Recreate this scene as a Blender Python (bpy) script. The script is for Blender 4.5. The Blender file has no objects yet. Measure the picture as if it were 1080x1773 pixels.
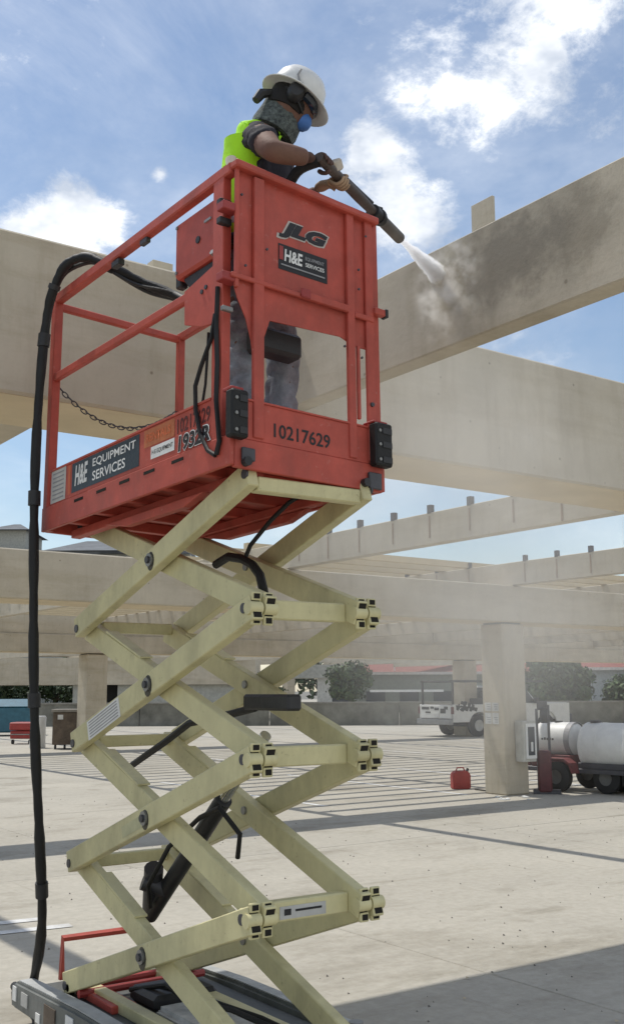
import bpy, bmesh, math, random
from mathutils import Vector, Matrix, Euler
from mathutils import noise as mnoise
R = math.radians
rnd = random.Random(7)
S = bpy.context.scene
C = S.collection
# ------------------------------------------------------------------ camera, light, sky
TH, PITCH, ROLL, FPX, EYE = 0.6162, 0.16624, 0.003965, 1840.0, 1.6
cam_d = bpy.data.cameras.new('camera')
cam = bpy.data.objects.new('camera', cam_d); C.objects.link(cam)
cam_d.sensor_fit = 'VERTICAL'; cam_d.sensor_height = 24.0; cam_d.lens = 24.0 * FPX / 1773.0
cam_d.clip_start = 0.05; cam_d.clip_end = 3000
fwd = Vector((math.sin(TH) * math.cos(PITCH), math.cos(TH) * math.cos(PITCH), math.sin(PITCH)))
cam.location = (0, 0, EYE)
cam.rotation_euler = (fwd.to_track_quat('-Z', 'Y').to_matrix().to_4x4() @ Matrix.Rotation(-ROLL, 4, 'Z')).to_euler()
S.camera = cam

SUN = Vector((-0.10, 0.47, 1.0)).normalized()
SUN_EL, SUN_AZ = math.asin(SUN.z), math.atan2(SUN.x, SUN.y)
W = bpy.data.worlds.new('World'); S.world = W; W.use_nodes = True
sun_d = bpy.data.lights.new('sun', 'SUN'); sun_d.energy = 2.75; sun_d.angle = R(0.9); sun_d.color = (1.0, 0.955, 0.88)
sun = bpy.data.objects.new('sun', sun_d); C.objects.link(sun)
sun.rotation_euler = SUN.to_track_quat('Z', 'Y').to_euler(); sun.location = (10, 10, 40)
S.view_settings.view_transform = 'Standard'; S.view_settings.look = 'None'
S.view_settings.gamma = 1.0; S.view_settings.use_curve_mapping = False
S.view_settings.exposure = 0.33
S.cycles.volume_bounces = 5

def world_nodes():
    nt = W.node_tree; nt.nodes.clear()
    N = nt.nodes.new; L = nt.links.new
    out = N('ShaderNodeOutputWorld'); bg = N('ShaderNodeBackground')
    sky = N('ShaderNodeTexSky'); sky.sky_type = 'NISHITA'; sky.sun_disc = False
    sky.sun_elevation = SUN_EL; sky.sun_rotation = SUN_AZ
    sky.air_density = 1.15; sky.dust_density = 0.5; sky.ozone_density = 1.0
    tc = N('ShaderNodeTexCoord')
    def m(op, a, b=None, c=None):
        n = N('ShaderNodeMath'); n.operation = op
        for i, v in enumerate((a, b, c)):
            if v is None: continue
            if isinstance(v, (int, float)): n.inputs[i].default_value = v
            else: L(v, n.inputs[i])
        return n.outputs[0]
    def noise(scale, detail, rough, off=(0, 0, 0), dist=0.0):
        mp = N('ShaderNodeMapping'); mp.inputs['Location'].default_value = off
        mp.inputs['Scale'].default_value = (1, 1, 1.6)
        L(tc.outputs['Generated'], mp.inputs[0])
        n = N('ShaderNodeTexNoise'); n.inputs['Scale'].default_value = scale
        n.inputs['Detail'].default_value = detail; n.inputs['Roughness'].default_value = rough
        n.inputs['Distortion'].default_value = dist
        L(mp.outputs[0], n.inputs['Vector']); return n.outputs['Fac']
    # cumulus banks, in view and added out of view: (direction, radius, weight)
    blobs = CLOUDS
    bias = None
    for d, r, w in blobs:
        vm = N('ShaderNodeVectorMath'); vm.operation = 'DISTANCE'
        L(tc.outputs['Generated'], vm.inputs[0]); vm.inputs[1].default_value = Vector(d).normalized()
        t = m('MULTIPLY', m('MAXIMUM', m('SUBTRACT', 1.0, m('DIVIDE', vm.outputs['Value'], r)), 0.0), w)
        bias = t if bias is None else m('MAXIMUM', bias, t)
    big = noise(2.3, 3, 0.5, (4.1, 2.2, 0.3))
    fine = noise(11.0, 10, 0.68, (1.3, 0.2, 5.1), 0.15)
    fine2 = noise(4.5, 5, 0.55, (7.0, 3.0, 1.0), 0.1)
    dens = m('ADD', m('ADD', m('MULTIPLY', m('SUBTRACT', fine, 0.5), 2.3), m('MULTIPLY', m('SUBTRACT', fine2, 0.5), 0.6)), m('ADD', bias, m('MULTIPLY', m('SUBTRACT', big, 0.66), 0.7)))
    mr = N('ShaderNodeMapRange'); mr.interpolation_type = 'SMOOTHSTEP'
    L(dens, mr.inputs[0]); mr.inputs[1].default_value = 0.12; mr.inputs[2].default_value = 0.75
    # thin veil everywhere
    veil = m('MULTIPLY', m('MAXIMUM', m('SUBTRACT', noise(3.4, 8, 0.66, (0.2, 8, 3), 0.4), 0.36), 0.0), 1.0)
    fac = m('MINIMUM', m('ADD', mr.outputs[0], veil), 1.0)
    shade = noise(7.0, 5, 0.6, (2.0, 9.0, 4.0))
    cr = N('ShaderNodeValToRGB'); L(shade, cr.inputs[0])
    cr.color_ramp.elements[0].position = 0.38; cr.color_ramp.elements[0].color = (5.0, 5.6, 6.6, 1)
    cr.color_ramp.elements[1].position = 0.62; cr.color_ramp.elements[1].color = (11.0, 11.1, 11.1, 1)
    mx = N('ShaderNodeMixRGB'); L(fac, mx.inputs[0]); L(sky.outputs[0], mx.inputs[1]); L(cr.outputs[0], mx.inputs[2])
    L(mx.outputs[0], bg.inputs[0]); bg.inputs[1].default_value = 0.098
    L(bg.outputs[0], out.inputs[0])

def skydir(px, py):
    "direction in the sky (degrees right of, above the view axis), written in pixels of a 1080 px wide view"
    X = (px - 540) / FPX; Y = -(py - 886) / FPX
    cp, sp = math.cos(PITCH), math.sin(PITCH)
    x, y, z = X, cp - Y * sp, sp + Y * cp
    return (math.cos(TH) * x + math.sin(TH) * y, -math.sin(TH) * x + math.cos(TH) * y, z)
CLOUDS = [(skydir(120, 400), 0.062, 1.5), (skydir(185, 390), 0.045, 1.25), (skydir(60, 405), 0.045, 1.25), (skydir(645, 275), 0.040, 1.2), (skydir(680, 320), 0.045, 1.1),
          (skydir(720, 380), 0.050, 0.9), (skydir(940, 90), 0.085, 1.0), (skydir(990, 20), 0.08, 1.0), (skydir(780, 165), 0.060, 0.72), (skydir(860, 175), 0.060, 0.75), (skydir(780, 60), 0.06, 0.45), (skydir(1050, 150), 0.06, 0.6), (skydir(280, 298), 0.012, 0.8),
          (skydir(1900, 300), 0.35, 0.9), (skydir(-1100, 350), 0.35, 0.9), (skydir(-2200, -900), 0.5, 0.7), (skydir(2300, -800), 0.5, 0.7), ((0.2, -1, 0.5), 0.8, 1.15), ((-1, -0.5, 0.45), 0.6, 1.0), ((1, -0.7, 0.5), 0.6, 1.0)]  # banks out of view, those behind the camera added for fill light
world_nodes()

# ------------------------------------------------------------------ materials
MATS = {}
def mat(name, col, rough=0.7, metal=0.0, noise=0.12, nscale=6.0, bump=0.15, bscale=60.0, col2=None, spec=0.4, stain=0.0, stain_col=None, rand=0.0, wear=None, wear_amt=0.5, conc=False):
    if name in MATS: return MATS[name]
    m = bpy.data.materials.new(name); m.use_nodes = True; nt = m.node_tree
    N = nt.nodes.new; L = nt.links.new
    b = nt.nodes['Principled BSDF']
    b.inputs['Roughness'].default_value = rough; b.inputs['Metallic'].default_value = metal
    b.inputs['Specular IOR Level'].default_value = spec
    geo = N('ShaderNodeNewGeometry')
    n1 = N('ShaderNodeTexNoise'); n1.inputs['Scale'].default_value = nscale; n1.inputs['Detail'].default_value = 7; n1.inputs['Roughness'].default_value = 0.65
    L(geo.outputs['Position'], n1.inputs['Vector'])
    cr = N('ShaderNodeValToRGB'); L(n1.outputs['Fac'], cr.inputs[0])
    c2 = col2 or tuple(c * (1 - 2.2 * noise) for c in col)
    cr.color_ramp.elements[0].position = 0.32; cr.color_ramp.elements[0].color = (*c2, 1)
    cr.color_ramp.elements[1].position = 0.68; cr.color_ramp.elements[1].color = (*[min(1, c * (1 + noise * .6)) for c in col], 1)
    last = cr.outputs[0]
    if stain > 0:
        n2 = N('ShaderNodeTexNoise'); n2.inputs['Scale'].default_value = nscale * 0.3; n2.inputs['Detail'].default_value = 8; n2.inputs['Roughness'].default_value = 0.7
        mp = N('ShaderNodeMapping'); mp.inputs['Location'].default_value = (3.1, 7.7, 1.9); mp.inputs['Scale'].default_value = (1, 1, 0.5)
        L(geo.outputs['Position'], mp.inputs[0]); L(mp.outputs[0], n2.inputs['Vector'])
        mr = N('ShaderNodeMapRange'); L(n2.outputs['Fac'], mr.inputs[0]); mr.inputs[1].default_value = 0.48; mr.inputs[2].default_value = 0.66; mr.inputs[4].default_value = stain
        mx = N('ShaderNodeMixRGB'); L(mr.outputs[0], mx.inputs[0]); L(last, mx.inputs[1]); mx.inputs[2].default_value = (*(stain_col or tuple(c * .45 for c in col)), 1)
        last = mx.outputs[0]
    if wear:
        n4 = N('ShaderNodeTexNoise'); n4.inputs['Scale'].default_value = 26; n4.inputs['Detail'].default_value = 9; n4.inputs['Roughness'].default_value = 0.78
        L(geo.outputs['Position'], n4.inputs['Vector'])
        mr = N('ShaderNodeMapRange'); L(n4.outputs['Fac'], mr.inputs[0]); mr.inputs[1].default_value = 0.60; mr.inputs[2].default_value = 0.66; mr.inputs[4].default_value = wear_amt
        mx = N('ShaderNodeMixRGB'); L(mr.outputs[0], mx.inputs[0]); L(last, mx.inputs[1]); mx.inputs[2].default_value = (*wear, 1); last = mx.outputs[0]
    if conc:
        def mul(src, vec_scale, scale, p0, c0, p1, f, vor=False):
            mp = N('ShaderNodeMapping'); mp.inputs['Scale'].default_value = vec_scale; L(geo.outputs['Position'], mp.inputs[0])
            t = N('ShaderNodeTexVoronoi') if vor else N('ShaderNodeTexNoise'); t.inputs['Scale'].default_value = scale
            if not vor: t.inputs['Detail'].default_value = 6; t.inputs['Roughness'].default_value = .7
            L(mp.outputs[0], t.inputs['Vector']); c = N('ShaderNodeValToRGB'); L(t.outputs['Distance' if vor else 'Fac'], c.inputs[0])
            c.color_ramp.elements[0].position = p0; c.color_ramp.elements[0].color = (*c0, 1); c.color_ramp.elements[1].position = p1; c.color_ramp.elements[1].color = (1, 1, 1, 1)
            x = N('ShaderNodeMixRGB'); x.blend_type = 'MULTIPLY'; x.inputs[0].default_value = f; L(src, x.inputs[1]); L(c.outputs[0], x.inputs[2]); return x.outputs[0]
        last = mul(last, (3.0, 3.0, .35), 2.4, .34, (.84, .82, .78), .50, .5)          # drip streaks
        last = mul(last, (1, 1, 1), 5.5, .035, (.45, .42, .38), .075, .8, vor=True)     # air holes
        last = mul(last, (.5, .5, 3.0), 1.3, .36, (.88, .86, .82), .52, .9)             # pour lines
        last = mul(last, (1, 1, 1), 34, .30, (.84, .82, .79), .48, .35)
    if rand > 0:
        oi = N('ShaderNodeObjectInfo'); hs = N('ShaderNodeHueSaturation')
        mr = N('ShaderNodeMapRange'); L(oi.outputs['Random'], mr.inputs[0]); mr.inputs[3].default_value = 1 - rand; mr.inputs[4].default_value = 1 + rand
        L(mr.outputs[0], hs.inputs['Value']); L(last, hs.inputs['Color']); last = hs.outputs[0]
    L(last, b.inputs['Base Color'])
    if bump > 0:
        n3 = N('ShaderNodeTexNoise'); n3.inputs['Scale'].default_value = bscale; n3.inputs['Detail'].default_value = 4
        L(geo.outputs['Position'], n3.inputs['Vector'])
        bp = N('ShaderNodeBump'); bp.inputs['Strength'].default_value = bump; bp.inputs['Distance'].default_value = 0.01
        L(n3.outputs['Fac'], bp.inputs['Height']); L(bp.outputs[0], b.inputs['Normal'])
    MATS[name] = m; return m

RED = mat('red_orange_paint', (0.48, 0.084, 0.058), 0.55, noise=0.10, nscale=9, bump=0.05, stain=0.5, stain_col=(0.24, 0.06, 0.045), wear=(0.50, 0.22, 0.18), wear_amt=.5)
RED2 = mat('faded_red_paint', (0.36, 0.05, 0.045), 0.5, noise=0.1, stain=0.3)
CREAM = mat('cream_paint', (0.62, 0.57, 0.32), 0.5, noise=0.06, nscale=7, bump=0.04, stain=0.6, stain_col=(0.30, 0.27, 0.15), wear=(0.20, 0.16, 0.09), wear_amt=.5)
BLACK = mat('black_rubber', (0.012, 0.012, 0.012), 0.6, noise=0.2)
BLACKP = mat('black_plastic', (0.03, 0.03, 0.032), 0.5, noise=0.15)
HOLESHADE = mat('hole_shade', (0.015, 0.013, 0.01), 0.9)  # flat dark colour painting the shade inside tube ends and slots
STEEL = mat('grey_steel', (0.28, 0.28, 0.27), 0.45, metal=0.6)
CHROME = mat('chrome_rod', (0.7, 0.7, 0.7), 0.2, metal=1.0)
DSTEEL = mat('dark_steel', (0.09, 0.09, 0.10), 0.5, metal=0.5)
WHITE = mat('white_print', (0.75, 0.75, 0.73), 0.5, noise=0.05)
BLKPRINT = mat('black_print', (0.015, 0.015, 0.018), 0.5)
NAVY = mat('dark_blue_green_print', (0.02, 0.035, 0.05), 0.45)
GREYPRINT = mat('grey_print', (0.30, 0.30, 0.31), 0.5)
ORANGEP = mat('orange_print', (0.62, 0.14, 0.05), 0.5)
SKIN = mat('skin', (0.17, 0.088, 0.062), 0.75, noise=0.08, nscale=20)
DENIM = mat('grey_blue_denim', (0.28, 0.315, 0.36), 0.9, noise=0.22, nscale=14, bump=0.4, bscale=200)
SHIRT = mat('black_shirt_cloth', (0.028, 0.026, 0.034), 0.9, bump=0.3)
VEST = mat('lime_vest_cloth', (0.42, 0.85, 0.02), 0.75, noise=0.05, bump=0.25)
SILVER = mat('reflective_tape', (0.62, 0.63, 0.62), 0.35)
HELMET = mat('helmet_plastic', (0.68, 0.68, 0.66), 0.35, noise=0.04, nscale=15, bump=0.02)
SCARF = mat('grey_patterned_cloth', (0.12, 0.14, 0.13), 0.9, noise=0.4, nscale=60, col2=(0.02, 0.022, 0.025), bump=0.5)
MASKB = mat('blue_mask', (0.08, 0.22, 0.60), 0.6)
GLASS = mat('dark_glass', (0.02, 0.03, 0.045), 0.12, spec=0.6, bump=0)
TANG = mat('tan_leather', (0.42, 0.29, 0.19), 0.8)
GLOVE = mat('brown_glove', (0.11, 0.062, 0.05), 0.8)
BEIGE = (0.53, 0.475, 0.375)
CONC = mat('beige_painted_concrete', BEIGE, 0.85, noise=0.07, nscale=1.6, bump=0.12, bscale=45, stain=0.3, stain_col=(0.37, 0.32, 0.245), conc=True)
PALE = mat('bounce_soffit_pale_slat', (0.60, 0.505, 0.345), 0.9, noise=0.06, nscale=2.0)  # paler, warmer soffit tone holds deck bounce light in its colour; slats share it
RUST = mat('rust_streak', (0.33, 0.235, 0.165), 0.9)
PAPER = mat('paper', (0.62, 0.62, 0.60), 0.8)
TANKW = mat('white_poly_tank', (0.72, 0.72, 0.70), 0.45, noise=0.05)
VEHW = mat('white_vehicle_paint', (0.62, 0.62, 0.60), 0.35, noise=0.05)
TYRE = mat('tyre_rubber', (0.03, 0.03, 0.03), 0.85)
RIM = mat('wheel_rim', (0.35, 0.35, 0.34), 0.4, metal=0.5)
ROOFR = mat('red_roof_tiles', (0.25, 0.09, 0.07), 0.85, noise=0.15)
ROOFB = mat('brown_roof_tiles', (0.13, 0.055, 0.04), 0.85)
WALLG = mat('grey_green_render', (0.20, 0.22, 0.19), 0.9, noise=0.1)
WALLB = mat('grey_blue_render', (0.27, 0.30, 0.31), 0.9)
PARAP = mat('weathered_parapet', (0.24, 0.235, 0.20), 0.92, noise=0.22, nscale=1.2, stain=0.5)
ROOFG = mat('grey_roof_tiles', (0.15, 0.16, 0.17), 0.85, noise=0.15, nscale=0.5)
WALLC = mat('cream_render', (0.42, 0.42, 0.38), 0.9)
BLUE = mat('blue_plastic', (0.04, 0.13, 0.18), 0.5)
BROWNB = mat('brown_box', (0.13, 0.10, 0.075), 0.8, noise=0.2)
BARK = mat('bark', (0.10, 0.08, 0.06), 0.95)
LEAF1 = mat('leaf_mid', (0.062, 0.105, 0.032), 0.7, noise=0.35, nscale=1.5, bump=0)
LEAF2 = mat('leaf_dark', (0.04, 0.07, 0.028), 0.7, noise=0.3, nscale=1.5, bump=0)

def ground_mat(name, base, k):
    m = bpy.data.materials.new(name); m.use_nodes = True; nt = m.node_tree
    N = nt.nodes.new; L = nt.links.new; b = nt.nodes['Principled BSDF']; b.inputs['Roughness'].default_value = 0.9; b.inputs['Specular IOR Level'].default_value = 0.25
    geo = N('ShaderNodeNewGeometry')
    def nz(s, d, r, loc=(0, 0, 0), sc=(1, 1, 1)):
        mp = N('ShaderNodeMapping'); mp.inputs['Location'].default_value = loc; mp.inputs['Scale'].default_value = sc; L(geo.outputs['Position'], mp.inputs[0])
        n = N('ShaderNodeTexNoise'); n.inputs['Scale'].default_value = s; n.inputs['Detail'].default_value = d; n.inputs['Roughness'].default_value = r; L(mp.outputs[0], n.inputs['Vector']); return n.outputs['Fac']
    def ramp(f, p0, c0, p1, c1):
        cr = N('ShaderNodeValToRGB'); L(f, cr.inputs[0]); cr.color_ramp.elements[0].position = p0; cr.color_ramp.elements[0].color = (*c0, 1); cr.color_ramp.elements[1].position = p1; cr.color_ramp.elements[1].color = (*c1, 1); return cr.outputs[0]
    def mul(a, bb, f=1.0):
        mx = N('ShaderNodeMixRGB'); mx.blend_type = 'MULTIPLY'; mx.inputs[0].default_value = f; L(a, mx.inputs[1]); L(bb, mx.inputs[2]); return mx.outputs[0]
    c = ramp(nz(0.7, 6, 0.6), 0.3, tuple(x * .86 for x in base), 0.7, base)
    c = mul(c, ramp(nz(14, 5, 0.7, (5, 1, 0)), 0.3, (.86, .86, .85), 0.65, (1.04, 1.04, 1.04)))
    c = mul(c, ramp(nz(0.35, 8, 0.72, (11, 4, 0), (1, 2.2, 1)), 0.52, (1, 1, 1), 0.74, (.62, .60, .56)))   # worn dirty patches
    c = mul(c, ramp(nz(3.0, 9, 0.75, (2, 9, 0)), 0.62, (1, 1, 1), 0.72, (.72, .71, .68)), 0.6)
    c = mul(c, ramp(nz(1.0, 7, 0.7, (4, 4, 0), (9, .5, 1)), 0.60, (1, 1, 1), 0.70, (.80, .79, .76)), 0.7)     # tyre tracks along the aisle
    c = mul(c, ramp(nz(1.0, 6, 0.6, (1, 8, 0), (.9, 3.2, 1)), 0.58, (1, 1, 1), 0.72, (.74, .73, .69)), 0.75)
    c = mul(c, ramp(nz(0.9, 3, 0.5, (31, 14, 0)), 0.66, (1, 1, 1), 0.72, (.62, .60, .56)), 0.6)
    # scattered grit
    v = N('ShaderNodeTexVoronoi'); v.inputs['Scale'].default_value = 9.0; L(geo.outputs['Position'], v.inputs['Vector'])
    c = mul(c, ramp(v.outputs['Distance'], 0.02, (.45, .44, .42), 0.05, (1, 1, 1)), 0.8)
    oi = N('ShaderNodeObjectInfo'); hs = N('ShaderNodeHueSaturation'); mr = N('ShaderNodeMapRange'); L(oi.outputs['Random'], mr.inputs[0]); mr.inputs[3].default_value = 1 - k; mr.inputs[4].default_value = 1 + k
    L(mr.outputs[0], hs.inputs['Value']); L(c, hs.inputs['Color']); L(hs.outputs[0], b.inputs['Base Color'])
    bp = N('ShaderNodeBump'); bp.inputs['Strength'].default_value = 0.35; bp.inputs['Distance'].default_value = 0.01; L(nz(40, 5, 0.7), bp.inputs['Height']); L(bp.outputs[0], b.inputs['Normal'])
    return m
SLAB = ground_mat('deck_concrete', (0.44, 0.412, 0.35), 0.035)
JOINT = mat('joint_filler', (0.2, 0.19, 0.165), 0.95)
LINEP = mat('worn_white_road_paint', (0.66, 0.66, 0.64), 0.8, noise=0.12, nscale=9, stain=0.8, stain_col=(0.42, 0.41, 0.38))

def beam_dirty_mat():
    "painted concrete with a dark mildew patch where the worker is cleaning, and a pale cleaned streak in it"
    m = CONC.copy(); m.name = 'mildewed_beam_concrete'; nt = m.node_tree; N = nt.nodes.new; L = nt.links.new
    b = nt.nodes['Principled BSDF']; src = b.inputs['Base Color'].links[0].from_socket
    geo = N('ShaderNodeNewGeometry')
    def patch(cen, r, lo, hi, scale, off, col, src, strength):
        vm = N('ShaderNodeVectorMath'); vm.operation = 'SUBTRACT'; L(geo.outputs['Position'], vm.inputs[0]); vm.inputs[1].default_value = cen
        sc = N('ShaderNodeVectorMath'); sc.operation = 'DIVIDE'; L(vm.outputs[0], sc.inputs[0]); sc.inputs[1].default_value = r
        ln = N('ShaderNodeVectorMath'); ln.operation = 'LENGTH'; L(sc.outputs[0], ln.inputs[0])
        n = N('ShaderNodeTexNoise'); n.inputs['Scale'].default_value = scale; n.inputs['Detail'].default_value = 8; n.inputs['Roughness'].default_value = 0.68
        mp = N('ShaderNodeMapping'); mp.inputs['Location'].default_value = off; L(geo.outputs['Position'], mp.inputs[0]); L(mp.outputs[0], n.inputs['Vector'])
        s = N('ShaderNodeMath'); s.operation = 'SUBTRACT'; L(n.outputs['Fac'], s.inputs[0]); 
        hf = N('ShaderNodeMath'); hf.operation = 'MULTIPLY'; hf.inputs[1].default_value = 0.55; L(ln.outputs['Value'], hf.inputs[0]); L(hf.outputs[0], s.inputs[1])
        mr = N('ShaderNodeMapRange'); mr.interpolation_type = 'SMOOTHSTEP'; L(s.outputs[0], mr.inputs[0]); mr.inputs[1].default_value = lo; mr.inputs[2].default_value = hi; mr.inputs[4].default_value = strength
        mx = N('ShaderNodeMixRGB'); L(mr.outputs[0], mx.inputs[0]); L(src, mx.inputs[1]); mx.inputs[2].default_value = (*col, 1)
        return mx.outputs[0]
    a = patch((3.7, 3.5, 3.75), (1, 1.0, 0.46), -0.05, 0.42, 4.2, (0, 0, 0), (0.29, 0.26, 0.205), src, 0.6)
    a = patch((3.7, 3.55, 3.72), (1, 0.60, 0.30), 0.0, 0.34, 6.5, (3, 1, 2), (0.19, 0.17, 0.135), a, 0.65)
    a = patch((3.7, 3.05, 3.75), (1, 0.25, 0.35), 0.1, 0.3, 5.0, (6, 2, 2), (0.24, 0.21, 0.16), a, 0.5)
    L(a, b.inputs['Base Color']); return m
CONC_D = beam_dirty_mat()

# ------------------------------------------------------------------ mesh helpers
class MB:
    def __init__(s): s.v = []; s.f = []
    def add(s, vs, fs):
        o = len(s.v); s.v += [Vector(v) for v in vs]; s.f += [tuple(i + o for i in f) for f in fs]; return s
    def box(s, a, b, M=None):
        x0, y0, z0 = a; x1, y1, z1 = b
        vs = [Vector(p) for p in ((x0, y0, z0), (x1, y0, z0), (x1, y1, z0), (x0, y1, z0), (x0, y0, z1), (x1, y0, z1), (x1, y1, z1), (x0, y1, z1))]
        if M: vs = [M @ v for v in vs]
        return s.add(vs, [(0, 3, 2, 1), (4, 5, 6, 7), (0, 1, 5, 4), (1, 2, 6, 5), (2, 3, 7, 6), (3, 0, 4, 7)])
    def beam(s, p, q, w, h, up=(0, 0, 1)):
        "rectangular bar from p to q, w across, h along up"
        p, q = Vector(p), Vector(q); d = (q - p); L = d.length; d.normalize(); side = d.cross(Vector(up)).normalized(); u = side.cross(d)
        M = Matrix(((d.x, side.x, u.x, p.x), (d.y, side.y, u.y, p.y), (d.z, side.z, u.z, p.z), (0, 0, 0, 1)))
        return s.box((0, -w / 2, -h / 2), (L, w / 2, h / 2), M)
    def cyl(s, p, q, r, n=16, r2=None, caps=True):
        p, q = Vector(p), Vector(q); d = (q - p).normalized(); a = d.orthogonal().normalized(); b = d.cross(a); r2 = r if r2 is None else r2
        vs = []
        for c, rr in ((p, r), (q, r2)):
            for i in range(n): t = 2 * math.pi * i / n; vs.append(c + (a * math.cos(t) + b * math.sin(t)) * rr)
        fs = [(i, (i + 1) % n, n + (i + 1) % n, n + i) for i in range(n)]
        if caps: fs += [tuple(range(n - 1, -1, -1)), tuple(range(n, 2 * n))]
        return s.add(vs, fs)
    def tube(s, pts, r, n=8, closed=False):
        pts = [Vector(p) for p in pts]; rs = r if isinstance(r, (list, tuple)) else [r] * len(pts); vs = []; fs = []; k = len(pts)
        nrm = None
        for i, p in enumerate(pts):
            t = (pts[(i + 1) % k if closed else min(i + 1, k - 1)] - pts[(i - 1) % k if closed else max(i - 1, 0)]).normalized()
            nrm = t.orthogonal().normalized() if nrm is None else (nrm - t * nrm.dot(t)).normalized(); b = t.cross(nrm)
            for j in range(n): a = 2 * math.pi * j / n; vs.append(p + (nrm * math.cos(a) + b * math.sin(a)) * rs[i])
        for i in range(k if closed else k - 1):
            for j in range(n): fs.append((i * n + j, i * n + (j + 1) % n, ((i + 1) % k) * n + (j + 1) % n, ((i + 1) % k) * n + j))
        if not closed: fs += [tuple(range(n - 1, -1, -1)), tuple(range((k - 1) * n, k * n))]
        return s.add(vs, fs)
    def lathe(s, prof, M=None, n=24, sx=1, sy=1, caps=True):
        vs = []; k = len(prof)
        for r, z in prof:
            for j in range(n): a = 2 * math.pi * j / n; v = Vector((r * math.cos(a) * sx, r * math.sin(a) * sy, z)); vs.append(M @ v if M else v)
        fs = [(i * n + j, i * n + (j + 1) % n, (i + 1) * n + (j + 1) % n, (i + 1) * n + j) for i in range(k - 1) for j in range(n)]
        if caps and prof[0][0] > 1e-4: fs.append(tuple(range(n - 1, -1, -1)))
        if caps and prof[-1][0] > 1e-4: fs.append(tuple(range((k - 1) * n, k * n)))
        return s.add(vs, fs)
    def prism(s, poly, off):
        "poly: 3D points in a plane, thickened by vector off"
        n = len(poly); off = Vector(off); vs = [Vector(p) for p in poly] + [Vector(p) + off for p in poly]
        return s.add(vs, [tuple(range(n - 1, -1, -1)), tuple(range(n, 2 * n))] + [(i, (i + 1) % n, n + (i + 1) % n, n + i) for i in range(n)])
    def build(s, name, m, parent=None, M=None, bevel=0, smooth=False, seg=1, **props):
        vs = [M @ v for v in s.v] if M else s.v
        lo = Vector([min(v[i] for v in vs) for i in range(3)]); hi = Vector([max(v[i] for v in vs) for i in range(3)])
        cen = (lo + hi) / 2; cen.z = lo.z
        me = bpy.data.meshes.new(name); me.from_pydata([v - cen for v in vs], [], s.f)
        bm = bmesh.new(); bm.from_mesh(me)
        bmesh.ops.recalc_face_normals(bm, faces=bm.faces)
        if bevel:
            es = [e for e in bm.edges if len(e.link_faces) == 2 and e.calc_face_angle(0) > 0.6]
            bmesh.ops.bevel(bm, geom=es, offset=bevel, segments=seg, affect='EDGES', clamp_overlap=True)
        bm.to_mesh(me); bm.free(); me.materials.append(m)
        if smooth:
            for p in me.polygons: p.use_smooth = True
            try: me.set_sharp_from_angle(angle=R(40))
            except Exception: pass
        return put(name, me, cen, parent, **props)
def worldloc(o):
    v = Vector(o.location); p = o.parent
    while p: v += Vector(p.location); p = p.parent
    return v
def put(name, me, loc, parent=None, **props):
    o = bpy.data.objects.new(name, me); C.objects.link(o)
    o.location = Vector(loc)
    if parent: o.parent = parent; o.location = Vector(loc) - worldloc(parent)
    for k, v in props.items(): o[k] = v
    return o
def thing(name, label, cat, loc, group=None):
    o = bpy.data.objects.new(name, None); C.objects.link(o); o.location = loc; o.empty_display_size = 0.2
    o['label'] = label; o['category'] = cat
    if group: o['group'] = group
    return o
def tagd(label, cat, group=None):
    d = dict(label=label, category=cat)
    if group: d['group'] = group
    return d
def copy_tree(o, parent=None, delta=Vector((0, 0, 0))):
    c = o.copy(); C.objects.link(c); c.parent = parent
    c.location = Vector(o.location) + delta
    for ch in list(o.children): copy_tree(ch, c)
    return c
def skin_mesh(name, joints, edges, m, parent, sub=2, root=None, **props):
    "joints: name -> (point, rx, ry)"
    keys = list(joints); me = bpy.data.meshes.new(name)
    me.from_pydata([Vector(joints[k][0]) for k in keys], [(keys.index(a), keys.index(b)) for a, b in edges], [])
    o = bpy.data.objects.new(name + '_rig', me); C.objects.link(o)
    o.modifiers.new('skin', 'SKIN')
    for i, k in enumerate(keys):
        sv = me.skin_vertices[0].data[i]; sv.radius = (joints[k][1], joints[k][2] if len(joints[k]) > 2 else joints[k][1]); sv.use_root = (k == (root or keys[0]))
    mo = o.modifiers.new('sub', 'SUBSURF'); mo.levels = sub; mo.render_levels = sub
    dg = bpy.context.evaluated_depsgraph_get(); ev = o.evaluated_get(dg); m2 = bpy.data.meshes.new_from_object(ev)
    bpy.data.objects.remove(o); m2.name = name
    cen = sum((v.co for v in m2.vertices), Vector()) / max(1, len(m2.vertices))
    for v in m2.vertices: v.co -= cen
    m2.materials.clear(); m2.materials.append(m)
    for p in m2.polygons: p.use_smooth = True
    return put(name, m2, cen, parent, **props)
FONT_CACHE = {}
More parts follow.
